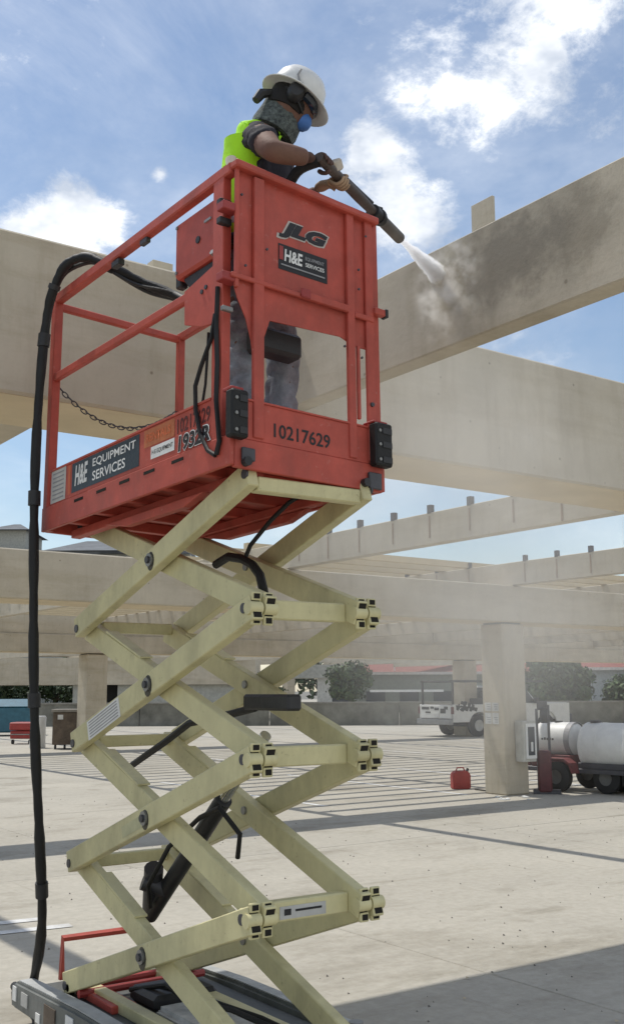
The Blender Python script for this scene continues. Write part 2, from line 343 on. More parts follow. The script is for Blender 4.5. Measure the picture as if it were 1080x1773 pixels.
def text(name, s, m, parent, org, ex, ey, size, bold=0.0, shear=0.0, M=None, width=None, spacing=1.0):
    "flat lettering: org = lower left corner, ex / ey = reading and up directions, scaled to width if given"
    cu = bpy.data.curves.new('t', 'FONT'); cu.body = s; cu.size = 1.0; cu.offset = bold; cu.shear = shear; cu.space_character = spacing; cu.resolution_u = 3
    o = bpy.data.objects.new('t', cu); C.objects.link(o)
    dg = bpy.context.evaluated_depsgraph_get(); me = bpy.data.meshes.new_from_object(o.evaluated_get(dg)); bpy.data.objects.remove(o)
    xs = [v.co.x for v in me.vertices]; ys = [v.co.y for v in me.vertices]
    w = max(xs) - min(xs); h = max(ys) - min(ys); sx = (width / w) if width else size / h; sy = size / h
    ex, ey, org = Vector(ex), Vector(ey), Vector(org)
    pts = [org + ex * ((v.co.x - min(xs)) * sx) + ey * ((v.co.y - min(ys)) * sy) for v in me.vertices]
    if M: pts = [M @ p for p in pts]
    cen = sum(pts, Vector()) / len(pts)
    for v, p in zip(me.vertices, pts): v.co = p - cen
    me.materials.clear(); me.materials.append(m)
    return put(name, me, cen, parent)

# ------------------------------------------------------------------ ground
gs = MB().add([(-400, -200, -0.03), (900, -200, -0.03), (900, 1200, -0.03), (-400, 1200, -0.03)], [(0, 1, 2, 3)])
ground = gs.build('ground', JOINT, kind='structure')
SL = 4.57; U0, V0 = 9.1, 4.66
sm = bpy.data.meshes.new('concrete_slab')
bm = bmesh.new(); bmesh.ops.create_cube(bm, size=1)
for v in bm.verts: v.co = Vector((v.co.x * (SL - 0.007), v.co.y * (SL - 0.007), (v.co.z - 0.5) * 0.028))
bmesh.ops.bevel(bm, geom=[e for e in bm.edges if all(v.co.z > -0.001 for v in e.verts)], offset=0.006, segments=1, affect='EDGES')
bm.to_mesh(sm); bm.free(); sm.materials.append(SLAB)
cnt = 0
for i in range(-6, 14):
    for j in range(-3, 12):
        cu, cv = U0 + (i + 0.5) * SL, V0 + (j + 0.5) * SL
        x = math.cos(TH) * cu - math.sin(TH) * cv; y = math.sin(TH) * cu + math.cos(TH) * cv
        if y < -2 or y > 56 or abs(x) > 0.42 * y + 6: continue
        o = put('concrete_slab', sm, (cu, cv, rnd.uniform(-0.0015, 0.0015)), ground); cnt += 1
# a single far sheet of the same deck under the slabs that are too far to tell apart
MB().add([(-60, -40, -0.026), (140, -40, -0.026), (140, 160, -0.026), (-60, 160, -0.026)], [(0, 1, 2, 3)]).build('deck_surface', SLAB, ground)
def line(p, q, w, nm='painted_line'):
    p, q = Vector((*p, 0.004)), Vector((*q, 0.004)); d = (q - p).normalized(); s = Vector((-d.y, d.x, 0)) * w / 2
    MB().add([p - s, q - s, q + s, p + s], [(0, 1, 2, 3)]).build(nm, LINEP, ground)
line((0.2, 7.95), (3.02, 7.60), 0.11); line((0.2, 7.62), (3.1, 7.28), 0.11)
for k in range(6): line((9.0 + 2.7 * k, 12.4), (9.0 + 2.7 * k, 17.4), 0.10)
for k in range(6): line((12.4 + 2.7 * k, 5.2), (12.4 + 2.7 * k, 9.7), 0.10)
for k in range(5): line((13.0 + 2.7 * k, 21), (13.0 + 2.7 * k, 26), 0.10)

# ------------------------------------------------------------------ canopy frame: girders, joists, slats, columns
def cbox(name, a, b, label, cat, group=None, m=CONC, bevel=0.012):
    return MB().box(a, b).build(name, m, bevel=bevel, **tagd(label, cat, group))
G_ = 'concrete girders of the canopy frame'
def girder(a, b, label, top=None, ledge=True):
    "box girder with a slightly proud underside strip, bounce light painted in, and drip specks"
    t = thing('concrete_girder', label, 'beam', ((a[0] + b[0]) / 2, (a[1] + b[1]) / 2, a[2]), G_)
    MB().box(a, b).build('girder_body', CONC, t, bevel=0.015)
    MB().box((a[0] + .1, a[1] + .02, a[2] - .004), (b[0] - .1, b[1] - .02, a[2] + .02)).build('soffit_bounce_strip', PALE, t)  # underside strip whose colour carries light bounced up from the deck
    return t
g2 = girder((-2.2, 5.5, 3.20), (14.0, 6.2, 4.13), 'deep beige concrete girder passing behind the red work platform')
g3 = girder((-2.2, 11.9, 2.65), (34.0, 12.6, 3.23), 'beige concrete girder resting on the near square column')
g4 = girder((-2.2, 27.9, 2.65), (60.0, 28.7, 3.15), 'far concrete girder with a stepped face, seen beneath the nearer one')
MB().box((-2.2, 27.96, 3.15), (60.0, 28.6, 3.92)).build('upper_web', CONC, g4, bevel=0.01)
g5 = girder((4, 60, 3.62), (90, 60.8, 4.5), 'farthest concrete girder, low over the parapet wall')
# the beam being cleaned
b1 = thing('concrete_beam', 'slim concrete beam with a dark mildew patch hit by the spray', 'beam', (3.77, 0, 3.38))
MB().box((3.70, -7, 3.385), (3.835, 5.497, 3.955)).build('beam_body', CONC_D, b1, bevel=0.008)
# steel cheek plate standing behind the beam
MB().box((3.84, 3.76, 3.6), (3.86, 3.92, 4.19)).build('steel_cheek_plate', CONC, bevel=0.002, **tagd('beige upright plate sticking up behind the beam being cleaned', 'plate'))
MB().box((2.84, 5.72, 4.13), (2.98, 5.80, 4.27)).build('steel_cheek_plate', CONC, bevel=0.002, **tagd('small plate standing on the girder left of the control box', 'plate'))
JG = 'joists of the canopy frame'
def joist(u, v0, v1, label, stubs=(), grp=JG):
    t = thing('concrete_joist', label, 'joist', (u, (v0 + v1) / 2, 3.24), grp)
    MB().box((u - 0.07, v0, 3.235), (u + 0.07, v1, 3.60)).build('joist_body', CONC, t, bevel=0.008)
    for v in stubs:
        MB().box((u - 0.078, v - 0.03, 3.59), (u - 0.071, v + 0.03, 3.69)).box((u - 0.071, v - 0.03, 3.602), (u - 0.02, v - 0.022, 3.69)).box((u - 0.071, v + 0.022, 3.602), (u - 0.02, v + 0.03, 3.69)).build('steel_stub', DSTEEL, t)
        h = rnd.uniform(0.22, 0.31)
        MB().box((u - 0.0735, v - 0.012, 3.55 - h), (u - 0.0705, v + 0.012, 3.56)).build('rust_streak', RUST, t)
    return t
stv = [6.4 + 0.655 * k for k in range(9)]
t = thing('concrete_joist', 'deep joist seen past the hose at the left edge under the near girder', 'joist', (2.32, 9, 3.3), JG); MB().box((2.22, 6.22, 3.30), (2.42, 11.88, 3.88)).build('joist_body', CONC, t, bevel=0.008)
joist(8.1, 6.23, 27.95, 'joist with a row of cut steel stubs meeting the girder left of centre', [v for v in stv])
joist(12.4, 6.23, 27.95, 'joist with dark stubs running over the near square column', [v for v in stv] + [12.9, 13.7, 14.5])
for q_, u in enumerate((16.6, 20.8, 25.0, 29.2, 33.4)): joist(u, 6.23 if u < 20 else 12.63, 27.95, '%s joist to the right of the one over the near column' % ('first', 'second', 'third', 'fourth', 'fifth')[q_], [])
for u in range(7): joist(12.4 + 6.2 * u, 28.62, 59.9, 'beige concrete joist of the farthest bay', [], 'joists of the farthest bay')
slat_me = None
for k in range(24):
    v = 12.95 + 0.62 * k
    me_o = MB().box((8.0, v - 0.055, 3.604), (33.5, v + 0.055, 3.70)).build('shade_slat', PALE, bevel=0, **tagd('long pale shade slat lying across the joists beyond the near girder', 'slat', 'shade slats across the joists'))
def column(u, v, label, s=0.62, z=2.65):
    t = thing('concrete_column', label, 'column', (u, v, 0), 'square columns of the canopy')
    MB().box((u - s / 2, v - s / 2, 0), (u + s / 2, v + s / 2, z - 0.03)).build('shaft', CONC, t, bevel=0.02)
    MB().box((u - s / 2 + .04, v - s / 2 + .04, z - 0.03), (u + s / 2 - .04, v + s / 2 - .04, z)).build('bearing_pad', DSTEEL, t)
    return t
col = column(12.32, 12.17, 'square concrete column with notices, between pickup and tank trailer', s=0.49)
column(12.46, 28.3, 'far square column on the left, near the brown bin')
column(26.7, 28.3, 'far square column standing behind the white pickup')
column(40.8, 60.4, 'farthest column right of the round tree', z=3.62)
column(26.7, 60.4, 'farthest column on the left, beyond the girders', z=3.62)
column(-1.8, 12.25, 'square column left of the picture'); column(-1.8, 5.85, 'near square column left of the picture', z=3.2)
column(13.6, 5.85, 'near square column right of the picture', z=3.2)
column(-1.8, 28.3, 'far square column beyond the left edge')
# notices on the column's left face (u = 12.08)
cu0, cv0 = 12.075, 11.925
for (dv, z0, w, h) in ((0.20, 1.27, 0.14, 0.13), (0.36, 1.27, 0.14, 0.13), (0.20, 1.07, 0.14, 0.17), (0.36, 1.07, 0.14, 0.17)):
    o = MB().box((cu0 - 0.004, cv0 + dv - w / 2, z0), (cu0, cv0 + dv + w / 2, z0 + h)).build('paper_notice', PAPER, group='notices taped to the column', label='%s white paper notice taped to the near column, %s' % ('upper' if z0 > 1.2 else 'lower', 'right' if dv < .3 else 'left'), category='notice')
    for q in range(3): MB().box((cu0 - 0.0055, cv0 + dv - w * .38, z0 + .025 + q * .035), (cu0 - 0.004, cv0 + dv + w * (.1 + .06 * (q % 3)), z0 + .036 + q * .035)).build('printed_line', GREYPRINT, o)
# extinguisher cabinet on the column's front face (v = 11.87)
t = thing('fire_extinguisher_cabinet', 'white framed cabinet with dark glass door on the near column', 'cabinet', (12.41, 11.8, 0.5))
MB().box((12.27, 11.74, 0.50), (12.55, 11.922, 1.12)).build('cabinet_body', mat('cabinet_paint', (0.50, 0.49, 0.44), 0.5), t, bevel=0.01)
MB().box((12.32, 11.728, 0.55), (12.54, 11.74, 1.08)).build('door_frame', WHITE, t)
MB().box((12.36, 11.722, 0.60), (12.50, 11.729, 1.03)).build('glass_pane', GLASS, t)
MB().box((12.555, 11.77, 0.56), (12.562, 11.89, 1.06)).build('side_glass', GLASS, t)
MB().cyl((12.43, 11.721, 0.66), (12.43, 11.721, 0.80), 0.02, 10).build('extinguisher_print', WHITE, t)
# ------------------------------------------------------------------ scissor lift
LX, LY = 2.4, 4.2
lift = thing('scissor_lift', 'raised scissor lift with red work platform and cream folding arms', 'scissor lift', (LX, LY, 0))
ZS = [2.43, 1.905, 1.35, 0.79, 0.24]
VR, VL_ = 3.41, 4.98
UN, UF = 2.125, 2.625
TB_H, TB_W = 0.098, 0.05
def arm(u, a, b, over=0.05):
    oa = ob = over
    if a[0] == VL_: oa = .028
    if b[0] == VL_: ob = .028
    if a[1] > 2.3: oa = .012
    a = Vector((u, *a)); b = Vector((u, *b)); d = (b - a).normalized(); a2, b2 = a - d * oa, b + d * ob
    o = MB().beam(a2, b2, TB_W, TB_H, up=(0, 0, 1)).build('scissor_arm', CREAM, lift, bevel=0.004)
    # dark plates painting the shade inside the tube ends
    for e, s, oo in ((a2, -1, oa), (b2, 1, ob)):
        if oo < .04: continue
        up = d.cross(Vector((1, 0, 0))); up = up if up.z > 0 else -up
        M = Matrix(((1, 0, 0, e.x), (0, d.y, up.y, e.y), (0, d.z, up.z, e.z), (0, 0, 0, 1)))
        MB().box((-TB_W / 2 + .007, 0.0 if s > 0 else -.0015, -TB_H / 2 + .007), (TB_W / 2 - .007, 0.0015 if s > 0 else 0, TB_H / 2 - .007), M).build('tube_end_shade', HOLESHADE, o)
    return o
def pin(u0, u1, v, z, r=0.022, m=STEEL, nm='pivot_pin', par=None):
    return MB().cyl((u0, v, z), (u1, v, z), r, 14).build(nm, m, par or lift, smooth=True)
arms = []
for k in range(4):
    z0, z1 = ZS[k], ZS[k + 1]; s = 0.0
    for un, inn in ((UN, UN + 0.06), (UF + 0.055, UF - 0.005)):
        arms.append(arm(un, (VR, z0 - .012), (VL_, z1 + .012)))           # outer
        arms.append(arm(inn, (VL_, z0 - .012), (VR, z1 + .012)))          # inner
    zc = (z0 + z1) / 2; vc = (VR + VL_) / 2
    pin(UN - 0.035, UN - 0.02, vc, zc, 0.030, STEEL); pin(UN + .02, UN + .10, vc, zc, 0.018, STEEL); pin(UF - .04, UF + .08, vc, zc, 0.018, STEEL); pin(UF + .08, UF + .095, vc, zc, 0.03)
    pin(UN - 0.045, UN - 0.03, vc, zc, 0.016, DSTEEL, 'pin_bolt')
    MB().lathe([(.001, 0), (.034 + .004 * (k % 2), 0), (.030, .0012), (.001, .0014)], Matrix.Translation((UN - .0252, vc - .004, zc - .006)) @ Matrix.Rotation(R(-90), 4, 'Y'), 13, 1.25, 1.0).build('grease_ring', mat('dark_grease', (.05, .045, .03), .5), lift)
for k in range(5):
    for v in (VR, VL_):
        if k in (0,): zz = ZS[0] - 0.01
        else: zz = ZS[k]
        # joint lugs carrying the two stacked tube ends
        for u0, u1 in ((UN - .03, UN - .02), (UF + .078, UF + .088)): pin(u0, u1, v, zz, 0.020, DSTEEL)
        if k == 0 and v == VR: MB().box((UN + .03, v - .01, zz - .062), (UF + .03, v + .05, zz - .004)).build('cross_tube', CREAM, lift, bevel=0.005)
        if 0 < k < 4:
            for un in ((UN + 0.03, UF + 0.025) if v == VR else ()):
                sg = -1 if v == VR else 1
                jb = MB().box((un - .05, v - .03, zz - .035), (un + .05, v + .03, zz + .035)).build('joint_block', CREAM, lift, bevel=0.004)
                for uo in (-.027, .027):
                    for z0_, z1_ in ((-.064, -.030), (.028, .060)):
                        MB().box((un + uo - .021, v - .03, zz + z0_), (un + uo + .021, v + sg * .045, zz + z1_)).build('end_lug', CREAM, jb, bevel=.003)
                        y0_, y1_ = sorted((v + sg * .045, v + sg * .0475))
                        MB().box((un + uo - .012, y0_, zz + z0_ + .007), (un + uo + .014, y1_, zz + z1_ - .006)).build('tube_end_shade', HOLESHADE, jb)  # shade of the tube mouth painted as a dark plate
                MB().cyl((un - .062, v + sg * .035, zz), (un - .004, v + sg * .035, zz), .026, 14).cyl((un + .004, v + sg * .035, zz), (un + .062, v + sg * .035, zz), .026, 14).build('pivot_boss', CREAM, jb, smooth=True)
            if v == VR: MB().box((UN + .085, v + .02, zz - .035), (UF - .03, v + .07, zz + .04)).build('cross_tube', CREAM, lift, bevel=0.005)
            else: MB().box((UN + .085, v - .07, zz - .02), (UF - .03, v - .02, zz + .035)).build('cross_tube', CREAM, lift, bevel=0.005)
# welded stiffener plates on the arm tops, sunlit ones in the photo
for k in (1, 2, 3):
    for u in (UN + .06, UF - .005):
        a = Vector((u, VL_, ZS[k])); b = Vector((u, VR, ZS[k + 1])); d = (b - a).normalized(); up = Vector((0, 0, 1)) - d * d.z; up.normalize()
        MB().beam(a + d * .22 + up * .053, a + d * .62 + up * .053, .062, .008).build('stiffener_plate', CREAM, lift)
# warning sticker on the second outer arm, near its left end
A_, B_ = Vector((UN - .0262, VR, ZS[1])), Vector((UN - .0262, VL_, ZS[2])); d = (B_ - A_).normalized(); up = Vector((0, -d.z, d.y)) ; up = up if up.z > 0 else -up
p0 = A_ + d * 1.12; sticker = MB().add([p0 - up * .045, p0 + d * .36 - up * .045, p0 + d * .36 + up * .045, p0 + up * .045], [(0, 1, 2, 3)]).build('warning_sticker', WHITE, lift)
for q in range(6): 
    a = p0 + d * .02 + up * (-.036 + q * .0135) - Vector((.0012, 0, 0)); MB().add([a, a + d * .32, a + d * .32 + up * .005, a + up * .005], [(0, 1, 2, 3)]).build('printed_line', GREYPRINT, sticker)
# white decal on the lower right cross tube
cd = MB().box((UN + .15, VR + .0175, ZS[3] - .025), (UN + .36, VR + .0195, ZS[3] + .02)).build('cross_tube_decal', mat('grey_decal', (.5, .5, .48), .5), lift)
MB().box((UN + .17, VR + .016, ZS[3] - .012), (UN + .20, VR + .0175, ZS[3] + .010)).build('decal_mark', BLKPRINT, cd)
MB().box((UN + .22, VR + .016, ZS[3] - .002), (UN + .34, VR + .0175, ZS[3] + .006)).build('decal_mark', BLKPRINT, cd)
# small capacity plate on third arm
A3, B3 = Vector((UN - .0262, VR, ZS[2])), Vector((UN - .0262, VL_, ZS[3])); d3 = (B3 - A3).normalized(); u3 = Vector((0, -d3.z, d3.y)); u3 = u3 if u3.z > 0 else -u3
q0 = A3 + d3 * .86; MB().add([q0 - u3 * .03, q0 + d3 * .2 - u3 * .03, q0 + d3 * .2 + u3 * .02, q0 + u3 * .02], [(0, 1, 2, 3)]).build('capacity_plate', mat('cream_plate', (.52, .5, .3), .6), lift)
# hydraulic cylinder and hoses
cyl = MB().cyl((2.40, 4.72, 0.56), (2.40, 4.05, 1.14), 0.038, 18).build('lift_cylinder', BLACKP, lift, smooth=True)
MB().cyl((2.40, 4.05, 1.14), (2.40, 3.72, 1.42), 0.024, 14).build('cylinder_rod', CHROME, cyl, smooth=True)
MB().cyl((2.40, 4.70, 0.60), (2.33, 4.55, 0.80), 0.045, 12).cyl((2.30, 4.60, .74), (2.40, 4.56, .70), .04, 12).build('valve_block', DSTEEL, cyl, smooth=True)
MB().tube([(2.35, 4.62, .62), (2.28, 4.5, .74), (2.30, 4.35, .92), (2.34, 4.15, 1.06), (2.32, 3.95, 1.12), (2.36, 3.85, 1.02), (2.38, 3.9, .92)], .011, 8).build('hydraulic_hose', BLACK, cyl, smooth=True)
MB().box((2.36, 3.50, 1.52), (2.43, 3.84, 1.585)).build('cylinder_cover', BLACKP, lift, bevel=.01)
MB().tube([(2.40, 5.0, 1.215), (2.40, 4.85, 1.27), (2.40, 4.6, 1.36), (2.40, 4.36, 1.455), (2.4, 4.0, 1.50), (2.4, 3.8, 1.53)], .017, 8).build('cable_bundle', BLACK, lift, smooth=True)
MB().tube([(2.40, 4.14, 2.16), (2.40, 4.03, 2.185), (2.40, 3.92, 2.165), (2.4, 3.83, 2.13), (2.4, 3.77, 2.08), (2.4, 3.745, 2.02), (2.42, 3.76, 1.97)], .020, 8).build('cable_bundle', BLACK, lift, smooth=True)
MB().tube([(2.40, 3.90, 2.15), (2.42, 3.88, 2.22), (2.46, 3.78, 2.32), (2.5, 3.70, 2.39), (2.55, 3.66, 2.43)], .010, 8).build('cable_bundle', BLACK, lift, smooth=True)
# chassis
ch = MB().box((2.08, 3.28, 0.12), (2.79, 5.22, 0.20)).build('chassis', mat('grey_chassis', (0.10, 0.105, 0.10), 0.6, stain=.3), lift, bevel=.01)
GREYC = mat('grey_cover', (0.14, 0.15, 0.14), 0.55, noise=.15, stain=.4, stain_col=(.3, .3, .29))
GREYT = mat('pale_grey_top', (0.42, 0.43, 0.42), 0.6, noise=.15)  # lighter grey for the sheets on top of the side covers
for u0, u1 in ((1.985, 2.085), (2.79, 2.88)):
    MB().prism([(u0, 3.25, .08), (u0, 5.36, .08), (u0, 5.38, .15), (u0, 5.33, .205), (u0, 4.6, .232), (u0, 3.25, .232)], (u1 - u0, 0, 0)).build('side_cover', GREYC, lift, bevel=.012, seg=2)
    MB().prism([(u0 + .015, 3.28, .234), (u0 + .015, 4.6, .234), (u0 + .015, 5.30, .208), (u0 + .015, 5.30, .213), (u0 + .015, 4.6, .240), (u0 + .015, 3.28, .240)], (u1 - u0 - .03, 0, 0)).build('cover_top', GREYT, lift)
for (v0, v1, z0, z1, mm) in ((5.29, 5.335, .12, .185, WHITE), (5.14, 5.22, .12, .18, mat('grey_decal', (.5, .5, .48), .5)), (4.80, 4.93, .10, .19, BROWNB), (4.98, 5.03, .09, .13, WHITE), (4.60, 4.68, .12, .2, WHITE)):
    MB().box((1.979, v0, z0), (1.984, v1, z1)).build('cover_decal', mm, lift)
for u in (2.04, 2.83):
    for v in (3.62, 5.0):
        w = MB().cyl((u - .05, v, .10), (u + .05, v, .10), .10, 20).build('wheel', TYRE, lift, smooth=True)
        MB().cyl((u - .054, v, .10), (u + .054, v, .10), .055, 16).build('rim', RIM, w, smooth=True)
# red fold-down frame and ladder at the left end
MB().tube([(2.19, 5.24, .20), (2.19, 5.24, .392), (2.66, 5.24, .388)], .017, 4).tube([(2.66, 5.24, .388), (2.66, 5.24, .2)], .017, 4).build('red_guard_frame', RED, lift)
for v in (4.95, 4.82): MB().cyl((2.1, v, .235), (2.75, v, .235), .018, 8).build('red_rung', RED2, lift, smooth=True)
MB().box((2.14, 4.55, .20), (2.26, 4.95, .235)).build('red_hinge_plate', RED, lift, bevel=.005)
# power pack and white dusty cover between the arms
MB().box((2.28, 3.75, .20), (2.60, 4.42, .245)).build('battery_tray', mat('dusty_white_cover', (.62, .62, .60), .6, noise=.2), lift, bevel=.02, seg=2)
MB().box((2.30, 4.45, .2), (2.62, 4.72, .27)).build('hydraulic_pack', BLACKP, lift, bevel=.02)
MB().tube([(2.3, 4.7, .25), (2.38, 4.5, .30), (2.36, 4.3, .29), (2.42, 4.0, .30), (2.5, 3.7, .26)], .012, 8).build('hydraulic_hose', BLACK, lift, smooth=True)
MB().tube([(2.35, 4.65, .25), (2.44, 4.45, .29), (2.46, 4.2, .28), (2.5, 3.9, .28), (2.55, 3.6, .25)], .010, 8).build('hydraulic_hose', BLACK, lift, smooth=True)
for u in (2.2, 2.58): MB().box((u - .03, 3.35, .20), (u + .03, 5.1, .25)).build('slide_rail', CREAM, lift, bevel=.004)
MB().cyl((2.74, 3.58, .24), (2.74, 3.58, .30), .03, 10).build('grease_cap', STEEL, lift)

# platform, built in its own frame then set on the arms with its slight sag
px0, py0, pz0, PYAW, PA, PB = 2.017, 3.374, 2.463, 0.057, -0.025, -0.039
PM = Matrix.Translation((px0, py0, pz0)) @ Matrix.Rotation(PYAW, 4, 'Z') @ Matrix(((1, 0, -PA, 0), (0, 1, -PB, 0), (PA, PB, 1, 0), (0, 0, 0, 1)))
PW, PL, PH = 0.78, 1.652, 1.225
def P(mb, name, m=RED, bevel=0.003, parent=None, **k): return mb.build(name, m, parent or lift, M=PM, bevel=bevel, **k)
# deck: pan with skirt and cross ribs below
P(MB().box((0.012, 0.012, 0.045), (PW - .012, PL - .012, 0.062)), 'deck_plate')
long_skirt = P(MB().box((-.004, 0.0, -.02), (.016, PL + .01, .10)), 'side_channel'); P(MB().box((PW - .016, 0, -.02), (PW + .004, PL + .01, .10)), 'side_channel')
P(MB().box((.016, -.004, -.028), (PW - .016, .02, .088)), 'end_channel'); P(MB().box((.016, PL - .01, -.02), (PW - .016, PL + .01, .10)), 'end_channel')
for y in (.25, .55, .85, 1.15, 1.42): P(MB().box((.02, y, -.005), (PW - .02, y + .04, .044)), 'deck_rib')
for x in (.13, .62): P(MB().box((x, .04, -.045), (x + .05, PL - .05, -.006)), 'slide_channel')
P(MB().prism([(.1, .35, -.046), (.1, 1.2, -.046), (.1, 1.0, -.085), (.1, .5, -.085)], (.04, 0, 0)), 'scissor_bracket')
P(MB().prism([(.64, .35, -.046), (.64, 1.2, -.046), (.64, 1.0, -.085), (.64, .5, -.085)], (.04, 0, 0)), 'scissor_bracket')
for y in (.062 + 1.259 - .062, 1.035, .82, .606, .379):
    P(MB().box((-.0055, y - .045, .066), (-.0038, y + .045, .080)), 'channel_slot_shade', HOLESHADE, 0)  # slots drawn as dark plates, their inner shade put into the colour
# toe boards
P(MB().box((0.0, .14, .10), (.008, PL - .07, .272)), 'toe_board'); P(MB().box((PW - .008, .06, .10), (PW, PL - .06, .27)), 'toe_board')
P(MB().box((.045, 0.0, .088), (.735, .008, .245)), 'toe_board'); P(MB().box((.04, PL - .01, .10), (PW - .04, PL, .27)), 'toe_board')
P(MB().box((-.006, .14, .268), (.014, PL - .07, .278)), 'toe_board_lip', bevel=.001)
P(MB().box((.045, -.006, .243), (.735, .012, .251)), 'toe_board_lip', bevel=.001)
# posts
def post(x, y, z0, z1, w=.038, nm='rail_post', d=None): return P(MB().box((x - w / 2, y - (d or w) / 2, z0), (x + w / 2, y + (d or w) / 2, z1)), nm)
post(.019, .105, .0, PH - .02, .040, d=.075); post(.019, PL - .02, -.02, PH - .02, .045); post(PW - .019, PL - .02, .0, PH - .06); post(PW - .019, .030, .0, PH - .02)
# rails
def rail(p, q, w=.034, h=.045, nm='guard_rail'): return P(MB().beam(p, q, w, h), nm, bevel=.006)
rail((.019, .02, PH - .005), (.019, PL, PH - .02), .045, .05)
rail((PW - .019, .02, PH - .02), (PW - .019, PL, PH - .05))
rail((.0, PL - .02, PH - .055), (PW, PL - .02, PH - .065), .03, .04)
rail((.019, .14, .775), (.019, PL - .04, .775), .03, .042)
P(MB().cyl((.019, .035, PH + .01), (.019, .045, PH + .045), .024, 12), 'bright_rail_knob', mat('worn_bare_cap', (.7, .62, .5), .4), 0, smooth=True)
P(MB().box((.0, .95, PH - .075), (.035, 1.02, PH - .045)), 'rail_bracket', BLACKP)
P(MB().box((.005, .70, PH - .06), (.03, .76, PH - .03)), 'rail_bracket', DSTEEL)
# front panel: one sheet with a cut-out, framed by four uprights
ft = .012
P(MB().prism([(.02, ft, 1.225), (.735, ft, 1.205), (.735, ft, .60), (.635, ft, .60), (.56, ft, .625), (.19, ft, .605), (.135, ft, .45), (.125, ft, .44), (.108, ft, .44), (.10, ft, .50), (.075, ft, .585), (.035, ft, .66), (.02, ft, .70)], (0, .006, 0)), 'front_panel', bevel=0)
P(MB().box((.10, -.008, .10), (.150, ft, 1.20)), 'panel_upright'); P(MB().box((.588, -.008, .10), (.628, ft, 1.20)), 'panel_upright')
P(MB().box((.695, -.004, .10), (.738, ft, 1.20)), 'panel_upright')
P(MB().box((.012, -.004, .70), (.030, ft, 1.22)), 'panel_upright')
P(MB().beam((.0, .0, 1.225), (.765, .0, 1.205), .05, .032), 'panel_top_rail', bevel=.006)
P(MB().box((-.01, -.010, .735), (.588, .006, .755)), 'panel_mid_rail', bevel=.003); P(MB().box((.628, -.010, .725), (.735, .006, .748)), 'panel_mid_rail', bevel=.003)
P(MB().box((.36, -.016, .735), (.588, -.010, .765)), 'latch_plate', bevel=.002)
P(MB().box((.33, -.020, .735), (.38, -.010, .775)), 'latch', RED2, .004)
P(MB().box((.735, -.018, .765), (.795, .014, .795)), 'gate_hinge_stub'); P(MB().box((.795, -.020, .762), (.812, .016, .80)), 'black_stub_cap', BLACKP)
P(MB().box((.64, -.006, .275), (.655, .01, .60)), 'narrow_slot_frame')
for z in (1.02, .72): P(MB().box((-.045, .0, z), (.03, .05, z + .035)), 'gate_hinge', RED2); 
for z in (1.06, .98): P(MB().box((-.03, .045, z), (.028, .075, z + .028)), 'gate_spring', BLACKP)
P(MB().box((-.03, .02, .60), (.02, .04, .62)), 'latch_pin', STEEL)
# bumpers at the two front corners
for x0, x1 in ((-.035, .045), (.69, .785)):
    bmp = P(MB().box((x0, -.055, .075), (x1, -.006, .262)), 'corner_bumper', BLACK, .008)
    for z in (.10, .165, .225):
        P(MB().cyl((x0 + .02, -.060, z), (x0 + .02, -.054, z), .007, 8), 'bumper_bolt', STEEL, 0, parent=bmp)
        P(MB().box((x0 + .035, -.059, z - .012), (x1 - .008, -.0545, z + .014)), 'bumper_groove', BLACKP, 0.001, parent=bmp)
P(MB().box((.69, -.04, .262), (.77, .03, .272)), 'bumper_bracket', RED2); P(MB().box((-.03, -.04, .262), (.03, .02, .275)), 'bumper_bracket', RED2)
P(MB().cyl((.06, -.03, -.005), (.06, .0, -.005), .018, 12), 'roller', BLACKP, 0); P(MB().cyl((.66, -.03, .0), (.66, .0, .0), .018, 12), 'roller', BLACKP, 0)
P(MB().box((.04, -.02, .0), (.10, -.006, .05)), 'roller_bracket', DSTEEL); P(MB().box((.68, -.02, -.02), (.75, -.006, .05)), 'roller_bracket', DSTEEL)
P(MB().cyl((.715, -.012, .35), (.715, .0, .35), .01, 8), 'panel_bolt', DSTEEL, 0)
for (x, z) in ((.04, 1.1), (.06, .8), (.665, .55), (.57, .58), (.165, .9), (.655, .86), (.655, .95), (.70, 1.12), (.125, .12)): P(MB().cyl((x, -.006, z), (x, .0, z), .0055, 8), 'panel_bolt', DSTEEL, 0)
# control box under the near top rail
cb = P(MB().box((.03, .14, .905), (.095, .49, 1.165)), 'control_box', RED, .012)
P(MB().prism([(.05, .46, .905), (.05, .15, .905), (.05, .15, .82), (.05, .40, .84)], (.05, 0, 0)), 'control_box_underside', BLACKP, .008, parent=cb)
P(MB().cyl((.025, .30, 1.02), (.032, .30, 1.02), .016, 12), 'control_box_keyhole', BLACKP, 0, parent=cb)
P(MB().box((.024, .20, 1.075), (.030, .25, 1.085)), 'control_box_mark', GREYPRINT, 0, parent=cb)
for yz in ((.47, 1.14), (.15, 1.14), (.47, .93)): P(MB().cyl((.024, *yz), (.031, *yz), .008, 8), 'control_box_screw', STEEL, 0, parent=cb)
P(MB().box((.06, .485, .885), (.10, .53, .95)), 'control_box_lever', BLACKP, .006, parent=cb)
P(MB().cyl((.09, .17, .87), (.0, .15, .90), .012, 8), 'joystick_knob', STEEL, 0, parent=cb)
lp = P(MB().prism([(.002, .36, .80), (.002, .13, .84), (.002, .13, .585), (.002, .22, .60), (.002, .355, .65)], (.010, 0, 0)), 'lower_side_plate', RED, .002)
for yz in ((.19, .76), (.22, .75)): P(MB().cyl((-.004, *yz), (.003, *yz), .010, 8), 'plate_bolt', DSTEEL, 0, parent=lp)
